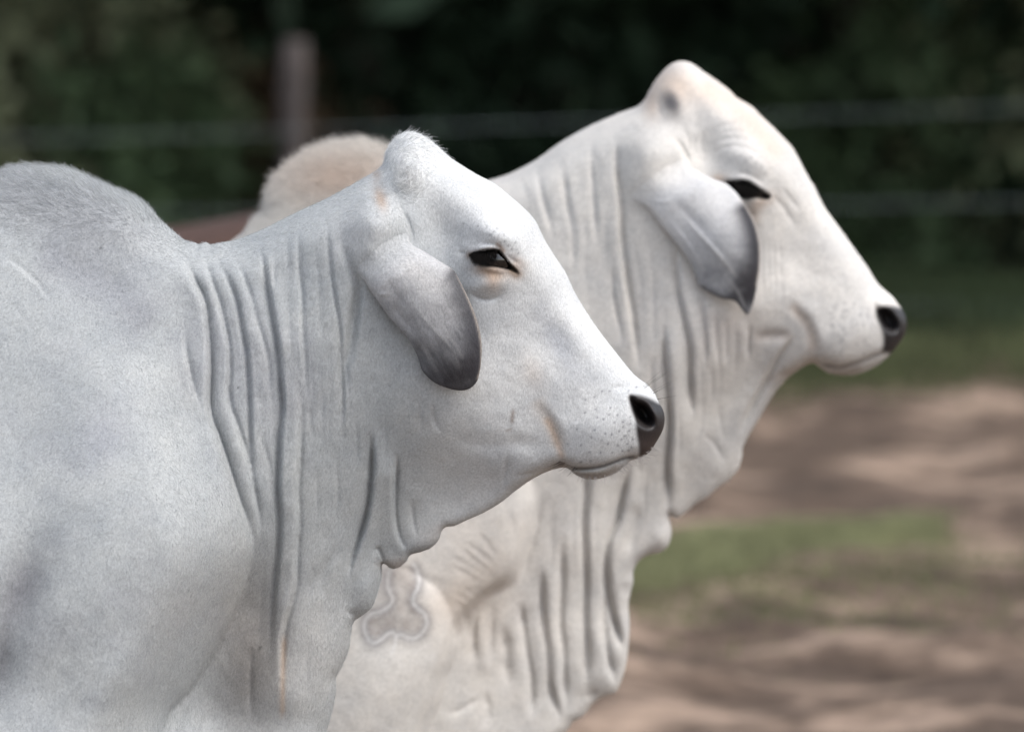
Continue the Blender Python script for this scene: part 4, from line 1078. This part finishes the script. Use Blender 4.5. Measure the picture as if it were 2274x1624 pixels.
tA = eye_T(COW_A, 1094, 574, 75); tB = eye_T(COW_B, 1664, 418, 75)
add_eyes(COW_A, 1100, 578, tA - 0.010, 0.021)
add_eyes(COW_B, 1666, 422, tB - 0.0135, 0.025)
lash_strands(COW_A, [(1046,563),(1058,558),(1072,555),(1086,553),(1104,553)], [(1046,580),(1058,588),(1072,590),(1088,588),(1104,580)], tA + .007, 220, 0.0003)
lash_strands(COW_B, [(1622,402),(1646,399),(1663,402),(1682,414)], [(1640,428),(1655,434),(1672,434),(1690,432)], tB + .004, 260, 0.0004)
lash_strands(COW_A, [(1285,1052),(1320,1056),(1360,1048),(1395,1026),(1430,1008),(1448,990)], [(1282,1070),(1322,1078),(1370,1066),(1412,1042),(1446,1022),(1470,1000)], 0.030, 150, 0.00016, 'whiskers', WHISKER, 0.006, 9)
lash_strands(COW_A, [(1240,1022),(1262,1030),(1285,1040)], [(1205,1035),(1250,1052),(1272,1062)], 0.052, 34, 0.00016, 'whiskers', DARK_HAIR, 0.010, 10)
lash_strands(COW_A, [(1425,858),(1445,868),(1462,890)], [(1470,820),(1490,845),(1500,880)], 0.02, 10, 0.00014, 'whiskers', DARK_HAIR, 0.006, 11)

def comb_a(u, v):
    h = smooth01((u - 820) / 120) * smooth01((1150 - v) / 200)
    dx = -0.35 * (1 - h) + h * 0.35; dz = -0.9 * (1 - h) - 0.6 * h
    hump = smooth01((560 - v) / 120) * (u < 420)
    return dx - hump * 0.5, dz + hump * 1.3

def len_a(u, v):
    hump = smooth01((600 - v) / 160) * (u < 430)
    poll = blob_mask(u, v, 912, 370, 60, 70)
    head = smooth01((u - 860) / 120)
    return 0.0058 - 0.0024 * head + 0.006 * hump + 0.001 * poll

def lift_a(u, v):
    return 0.28 + 0.25 * smooth01((520 - v) / 140) * (u < 430) + 0.1 * blob_mask(u, v, 912, 350, 60, 60)

HAIR_N = 1.0
grow_coat(COW_A, int(190000 * HAIR_N), len_a, lift_a, comb_a, rad=0.00014, bright=1.06)
tuft = lambda u, v: blob_mask(u, v, 905, 390, 30, 34) + 0.15 * blob_mask(u, v, 915, 320, 50, 26)
def comb_t(u, v):
    a = np.arctan2(v - 392, u - 900) + 2.2
    return np.cos(a), -np.sin(a) - 0.3
grow_coat(COW_A, 2600, lambda u, v: 0.012 + 0 * u, 0.26, comb_t, 'poll_tuft', 1.2, 0.0002, tuft, 4, 0.3, False, 40, 0.3, (0.7, 1.25))

def len_b(u, v):
    hump = (u < 1000) * smooth01((620 - v) / 100) * smooth01((u - 540) / 60)
    return 0.0055 + 0.016 * hump
def lift_b(u, v):
    return 0.25 + 0.5 * (u < 1000) * smooth01((620 - v) / 100)
def comb_b(u, v):
    hump = (u < 1000) * smooth01((620 - v) / 100)
    return -0.2 - 0.5 * hump, -0.9 + 1.2 * hump
grow_coat(COW_B, int(90000 * HAIR_N), len_b, lift_b, comb_b, rad=0.00017, bright=1.05, seed=2)
grow_coat(COW_B, 14000, len_b, lift_b, comb_b, 'hump_hair', 1.15, 0.0002, lambda u, v: ((u < 960) & (v < 560)) * 1.0, 6)

# ------------------------------------------------------------------ ground
def ground_h(x, y):
    b = 0.5 + 0.5 * np.tanh((y - 12.0) / 1.5)
    h = 0.03 * vnoise(x, y, 2.3, 61) + 0.05 * vnoise(x, y, 0.9, 62) * b + 0.055 * vnoise(x, y, 0.42, 63) * b + 0.03 * vnoise(x, y, 0.2, 64) * b
    near = np.exp(-((x + .8) / 3)**2 - ((y - 9.) / 3.5)**2)
    return h * (1 - 0.9 * near)

def grid_mesh(xs, ys):
    X, Yy = np.meshgrid(xs, ys); Z = ground_h(X, Yy)
    V = np.stack([X.ravel(), Yy.ravel(), Z.ravel()], 1)
    nx, ny = len(xs), len(ys); q = np.arange(nx * ny).reshape(ny, nx)
    F = np.stack([q[:-1, :-1], q[:-1, 1:], q[1:, 1:], q[1:, :-1]], -1).reshape(-1, 4)
    return V, F

gm, nt, p = new_mat('dry_earth')
tc = nt.nodes.new('ShaderNodeTexCoord')
mp = nt.nodes.new('ShaderNodeMapping'); mp.inputs['Scale'].default_value = (0.8, 1.0, 1.0)
nt.links.new(tc.outputs['Object'], mp.inputs['Vector'])
n1 = noise(nt, 1.5, 6, 0.66, mp.outputs[0])
r1 = ramp(nt, [(0.38, (0.07, 0.052, 0.041)), (0.5, (0.125, 0.092, 0.071)), (0.62, (0.34, 0.257, 0.2))]); nt.links.new(n1.outputs['Fac'], r1.inputs[0])
n2 = noise(nt, 9, 5, 0.65, tc.outputs['Object'])
r2 = ramp(nt, [(0.3, (0.6, 0.58, 0.56)), (0.7, (1.2, 1.18, 1.15))]); nt.links.new(n2.outputs['Fac'], r2.inputs[0])
nt.links.new(mixrgb(nt, 'MULTIPLY', 1.0, r1.outputs[0], r2.outputs[0]), p.inputs['Base Color'])
p.inputs['Roughness'].default_value = 0.95; p.inputs['Specular IOR Level'].default_value = 0.15
b = nt.nodes.new('ShaderNodeBump'); b.inputs['Strength'].default_value = 0.8; b.inputs['Distance'].default_value = 0.04
nt.links.new(n2.outputs['Fac'], b.inputs['Height']); nt.links.new(b.outputs[0], p.inputs['Normal'])
xs = axis_lines(-320, 320, [(-4.5, 6.5, 0.055)], 40.0)
ys = axis_lines(-60, 560, [(12.5, 33.5, 0.075)], 40.0)
V, F = grid_mesh(xs, ys)
add_obj('ground', np_mesh('ground', V, F, gm), kind='structure')

# grass: loose blades in patches
def grass(name, n, sampler, hgt, mat, seed):
    rng = np.random.default_rng(seed)
    x, y = sampler(rng, n)
    z = ground_h(x, y)
    h = hgt * rng.uniform(0.5, 1.3, n); w = rng.uniform(0.004, 0.008, n)
    a = rng.uniform(0, 2 * np.pi, n); lean = rng.normal(0, 0.35, (n, 2))
    dx, dy = np.cos(a) * w, np.sin(a) * w
    B0 = np.stack([x - dx, y - dy, z - .01], 1); B1 = np.stack([x + dx, y + dy, z - .01], 1)
    M = np.stack([x + lean[:, 0] * h * .4, y + lean[:, 1] * h * .4, z + h * .6], 1)
    Tt = np.stack([x + lean[:, 0] * h, y + lean[:, 1] * h, z + h], 1)
    V = np.stack([B0, B1, M, Tt], 1).reshape(-1, 3)
    k = np.arange(n)[:, None] * 4
    F = np.vstack([k + np.array([[0, 1, 2]]), k + np.array([[1, 3, 2]])])
    return np_mesh(name, V, F, mat, False)

def strip(pts, spread):
    P = np.array([to_ground(u, v) for u, v in pts])
    def f(rng, n):
        t = rng.uniform(0, len(P) - 1.001, n); i = t.astype(int); fr = (t - i)[:, None]
        q = P[i] * (1 - fr) + P[i + 1] * fr
        q = q + rng.normal(0, 1, (n, 2)) * np.array(spread)
        keep = vnoise(q[:, 0], q[:, 1], 0.5, 77) > -0.85
        q = q[keep]; q = np.vstack([q, q])[:n] if len(q) < n else q
        m = len(q)
        return (np.pad(q[:, 0], (0, n - m), mode='wrap'), np.pad(q[:, 1], (0, n - m), mode='wrap'))
    return f
GRASS = plain_mat('grass', (0.23, 0.235, 0.125), 0.7, 0.2, 3.0, 0.35)
SPARSE = plain_mat('sparse_grass', (0.15, 0.16, 0.075), 0.8, 0.2, 3.0, 0.35)
add_obj('grass', grass('grass', 24000, strip([(1300,1300),(1480,1262),(1650,1232),(1850,1205),(2060,1180)], (0.06, 0.28)), 0.03, GRASS, 1), kind='stuff', label='bright green grass strip growing on the bare earth', cat='grass')
add_obj('grass', grass('grass', 3500, strip([(1350,1330),(1600,1360),(1900,1330),(2200,1230)], (0.4, 0.5)), 0.025, SPARSE, 2), kind='stuff', label='thin scattered grass on the churned earth', cat='grass')
add_obj('grass', grass('grass', 110000, strip([(-400,800),(600,800),(1200,800),(1900,795),(2700,800)], (0.3, 1.15)), 0.085, plain_mat('verge_grass', (0.085, 0.095, 0.045), 0.8, 0.2, 2.0, 0.4), 3), kind='stuff', label='rough grass along the foot of the fence', cat='grass')

add_obj('grass', grass('grass', 60000, strip([(-500,715),(600,712),(1300,708),(2000,704),(2800,708)], (0.3, 1.2)), 0.16, plain_mat('wood_edge_grass', (0.035, 0.05, 0.022), 0.8, 0.2, 2.0, 0.4), 4), kind='stuff', label='dark grass behind the fence at the foot of the wood', cat='grass')

# ------------------------------------------------------------------ fence
POST = plain_mat('weathered_post', (0.078, 0.066, 0.062), 0.9, 0.15, 14, 0.4, 0.01)
WIRE = plain_mat('galvanised_wire', (0.24, 0.28, 0.29), 0.45, 0.5)
YF = 32.0
froot = bpy.data.objects.new('wire_fence', None); COL.objects.link(froot); froot.location = (0, YF, 0)
froot['label'] = 'wire fence with a weathered wooden post behind the cows'; froot['category'] = 'fence'
def post(u, vtop, lean=0.0):
    x, z = to_plane(np.array(float(u)), np.array(float(vtop)), YF); x = float(x); z = float(z)
    n = 9; hs_ = np.linspace(-0.4, z, n)
    path = [(x + lean * (z - h) + 0.012 * math.sin(h * 5 + u), YF + 0.05, h) for h in hs_]
    rad = [0.072 + 0.006 * math.sin(h * 9 + u) for h in hs_]; rad[-2] = 0.08; rad[-1] = 0.066
    v_, f_ = tube(path, rad, 14)
    v_[:, 0] += 0.006 * np.sin(v_[:, 2] * 23 + v_[:, 0] * 40)
    add_obj('post', np_mesh('post', v_, f_, POST), froot)
post(653, 88, 0.012); post(-620, 105); post(2830, 60)
for va, vb in ((304, 234), (470, 443), (640, 676), (815, 880)):
    xa, za = to_plane(np.array(-620.), np.array(va + (va - vb) * .27), YF); xb, zb = to_plane(np.array(2830.), np.array(vb - (va - vb) * .24), YF)
    t = np.linspace(0, 1, 24)
    sag = 0.02 * np.sin(np.pi * t)
    P = np.stack([xa + (xb - xa) * t, np.full(24, YF - 0.065), za + (zb - za) * t - sag], 1)
    v_, f_ = tube(P, [0.003] * 24, 6)
    add_obj('wire', np_mesh('wire', v_, f_, WIRE), froot)

# ------------------------------------------------------------------ woodland beyond the fence
def leaf_mat(name, col):
    m, nt, p = new_mat(name)
    oi = nt.nodes.new('ShaderNodeTexCoord')
    n = noise(nt, 2.2, 3, 0.6, oi.outputs['Object'])
    r = ramp(nt, [(0.3, tuple(c * .5 for c in col)), (0.7, tuple(c * 1.5 for c in col))]); nt.links.new(n.outputs['Fac'], r.inputs[0])
    nt.links.new(r.outputs[0], p.inputs['Base Color']); p.inputs['Roughness'].default_value = 0.6; p.inputs['Specular IOR Level'].default_value = 0.2
    return m
LEAF = [leaf_mat('leaf_deep', (0.028, 0.048, 0.027)), leaf_mat('leaf_mid', (0.07, 0.105, 0.05)), leaf_mat('leaf_olive', (0.24, 0.26, 0.15)), leaf_mat('leaf_dry', (0.11, 0.07, 0.04))]
BARK = plain_mat('bark', (0.07, 0.058, 0.048), 0.95, 0.1, 10, 0.45, 0.02)
PALE_BARK = plain_mat('pale_bark', (0.22, 0.20, 0.15), 0.95, 0.1, 8, 0.4, 0.02)

def leaf_cloud(rng, centre, rad, n, size, clumps=40):
    """leaf shaped faces gathered in clumps through an ellipsoid"""
    cl = rng.normal(0, 1, (clumps, 3)); cl /= np.linalg.norm(cl, axis=1)[:, None]
    cl *= rng.uniform(0.35, 1.0, (clumps, 1)) ** 0.6
    cl = cl * rad + centre
    k = rng.integers(0, clumps, n)
    c = cl[k] + rng.normal(0, 1, (n, 3)) * np.asarray(rad) * 0.17
    c[:, 2] = np.maximum(c[:, 2], 0.03)
    a = rng.normal(0, 1, (n, 3)); a /= np.linalg.norm(a, axis=1)[:, None]
    b = np.cross(a, rng.normal(0, 1, (n, 3))); b /= np.linalg.norm(b, axis=1)[:, None]
    L = size * rng.uniform(0.6, 1.4, n)[:, None]; W = L * 0.42
    V = np.stack([c - a * L, c + b * W, c + a * L, c - b * W], 1).reshape(-1, 3)
    return V, np.arange(4 * n).reshape(-1, 4)

def branchy(rng, base, top, r0, n, spread):
    parts = []
    base = np.array(base, float); top = np.array(top, float)
    t = np.linspace(0, 1, 8)[:, None]
    P = base + (top - base) * t + rng.normal(0, 0.05, (8, 3)) * np.array([1, 1, 0])
    parts.append(tube(P, r0 * (1.15 - 0.75 * t[:, 0]), 10))
    for i in range(n):
        s = rng.uniform(0.35, 0.98); q = base + (top - base) * s
        d = rng.normal(0, 1, 3); d[2] = abs(d[2]) * 0.6 + 0.3; d /= np.linalg.norm(d)
        L = spread * rng.uniform(0.6, 1.1)
        tt = np.linspace(0, 1, 5)[:, None]
        parts.append(tube(q + d * L * tt + np.array([0, 0, -.15]) * L * tt**2, r0 * 0.45 * (1 - 0.8 * tt[:, 0]), 6))
    off = 0; Vs = []; Fs = []
    for v_, f_ in parts: Vs.append(v_); Fs.append(f_ + off); off += len(v_)
    return np.vstack(Vs), np.vstack(Fs)

def shrub(x, y, h, w, mat, label, n=2600, size=0.07, seed=0):
    rng = np.random.default_rng(seed)
    root = bpy.data.objects.new('shrub', None); COL.objects.link(root); root.location = (x, y, 0)
    root['label'] = label; root['category'] = 'shrub'; root['group'] = 'shrubs behind the fence'
    v_, f_ = branchy(rng, (0, 0, -0.05), (rng.normal(0, .1), 0, h * .75), 0.035, 9, h * .5)
    o = add_obj('stems', np_mesh('stems', v_, f_, BARK)); o.parent = root
    v_, f_ = leaf_cloud(rng, (0, 0, h * .52), (w * .5, w * .45, h * .5), n, size, 46)
    o = add_obj('foliage', np_mesh('foliage', v_, f_, mat, False)); o.parent = root

def tree(x, y, h, w, mat, label, r0=0.16, n=4200, seed=0, bark=None, lean=(0, 0), low=2.6, size=0.16):
    rng = np.random.default_rng(seed)
    root = bpy.data.objects.new('forest_tree', None); COL.objects.link(root); root.location = (x, y, 0)
    root['label'] = label; root['category'] = 'tree'; root['group'] = 'trees of the dark wood'
    v_, f_ = branchy(rng, (0, 0, -0.1), (lean[0], lean[1], h * .8), r0, 10, w * .42)
    o = add_obj('trunk', np_mesh('trunk', v_, f_, bark or BARK)); o.parent = root
    v_, f_ = leaf_cloud(rng, (lean[0] * .7, lean[1] * .7, (h + low) / 2), (w * .5, w * .5, (h - low) / 2), n, size, 60)
    o = add_obj('crown', np_mesh('crown', v_, f_, mat, False)); o.parent = root

def px_x(u, Y): return float(to_plane(np.array(float(u)), np.array(400.), Y)[0])
SH = [(-150,35.2,1.9,1.8,2,'olive leafy shrub at the left edge behind the fence',90),
      (180,35.6,2.2,1.9,2,'pale olive shrub left of the fence post',91),
      (330,35.0,1.5,1.3,1,'green shrub left of the fence post, in front of the olive one',92),
      (560,36.0,1.4,1.5,3,'brownish shrub just behind the fence post',93),
      (900,36.6,2.0,2.0,0,'deep green shrub behind the front cow\'s poll',94),
      (1250,36.2,2.1,2.0,0,'deep green shrub between the two cows\' heads',95),
      (1650,36.8,2.2,2.0,0,'deep green shrub behind the higher cow\'s forehead',96),
      (1980,36.0,1.7,1.7,1,'green shrub right of the higher cow\'s forehead',97),
      (2280,36.4,2.2,1.9,2,'olive brown shrub at the right edge behind the fence',98),
      (2500,36.0,2.0,1.9,0,'deep green shrub beyond the right edge of the fence view',99),
      (-520,35.8,2.1,2.0,0,'deep green shrub just beyond the left edge of the fence view',100),
      (-880,36.2,2.2,2.1,1,'green shrub farther beyond the left edge of the fence view',101),
      (-1250,36.0,2.2,2.1,0,'deep green shrub farthest beyond the left edge of the fence view',102)]
for u_, y_, h_, w_, m_, lab, sd in SH:
    shrub(px_x(u_, y_), y_, h_, w_, LEAF[m_], lab, 2400, 0.075, sd)
for i, (u_, y_) in enumerate(((-300,39.),(120,39.5),(520,39.),(900,39.6),(1300,39.2),(1700,39.5),(2100,39.),(2500,39.4))):
    shrub(px_x(u_, y_), y_, 2.7, 2.4, LEAF[0], 'dark shrub in the wood\'s shade, ' + ('leftmost','second from the left','third from the left','fourth from the left','fourth from the right','third from the right','second from the right','rightmost')[i] + ' of its row', 2600, 0.09, 120 + i)
TR = [(-500,36.6,9,8.5,1),(250,36.8,10,8.5,0),(800,36.6,9.5,8.5,0),(1350,36.9,10,8.5,0),(1900,36.7,9.5,8.5,0),(2400,36.8,10,8.5,0),(3000,36.6,9,8.5,1),  # wood-edge crowns overhang unseen, spread to block sky light from the shrubs
      (-100,42,12,7,0),(620,42.5,12,7,0),(1150,42.2,12,7,0),(1700,42.6,12,7,0),(2250,42.3,12,7,0),(2800,42,12,7,0)]
TR += [(-1000,36.7,9.5,8.5,0),(-900,42.3,12,7,0),(-1500,37,10,8.5,0)]
names = ['far left','left','behind the fence post','middle','right of the higher cow\'s poll','right edge','far right']
for i, (u_, y_, h_, w_, m_) in enumerate(TR):
    lab = ('dark tree of the wood edge, crown spread wide for shade, ' + names[i]) if i < 7 else 'dark tree deep in the wood, ' + ('leftmost','second from the left','third from the left','third from the right','second from the right','rightmost')[i - 7] + ' of the back row' if i < 13 else ('dark tree beyond the left edge, near the fence','dark tree beyond the left edge, in the back row','dark tree farthest beyond the left edge')[i - 13]
    tree(px_x(u_, y_), y_, h_, w_, LEAF[m_], lab, 0.14 + 0.03 * (i % 3), 9000 if i < 7 or i == 13 else 5000, 200 + i, None, (0, 0), 2.2, 0.2)
tree(px_x(60, 37.), 37., 7, 4, LEAF[2], 'pale-barked leaning tree at the upper left', 0.11, 3000, 231, PALE_BARK, (1.6, 0.3), 3.0)

# forest floor litter and a closing mass of far wood
v_, f_ = leaf_cloud(np.random.default_rng(300), (0, 56, 5), (30, 3.5, 6.5), 60000, 0.35, 900)
add_obj('far_wood', np_mesh('far_wood', v_, f_, LEAF[0], False), kind='stuff', label='dark mass of the wood far behind', cat='wood')
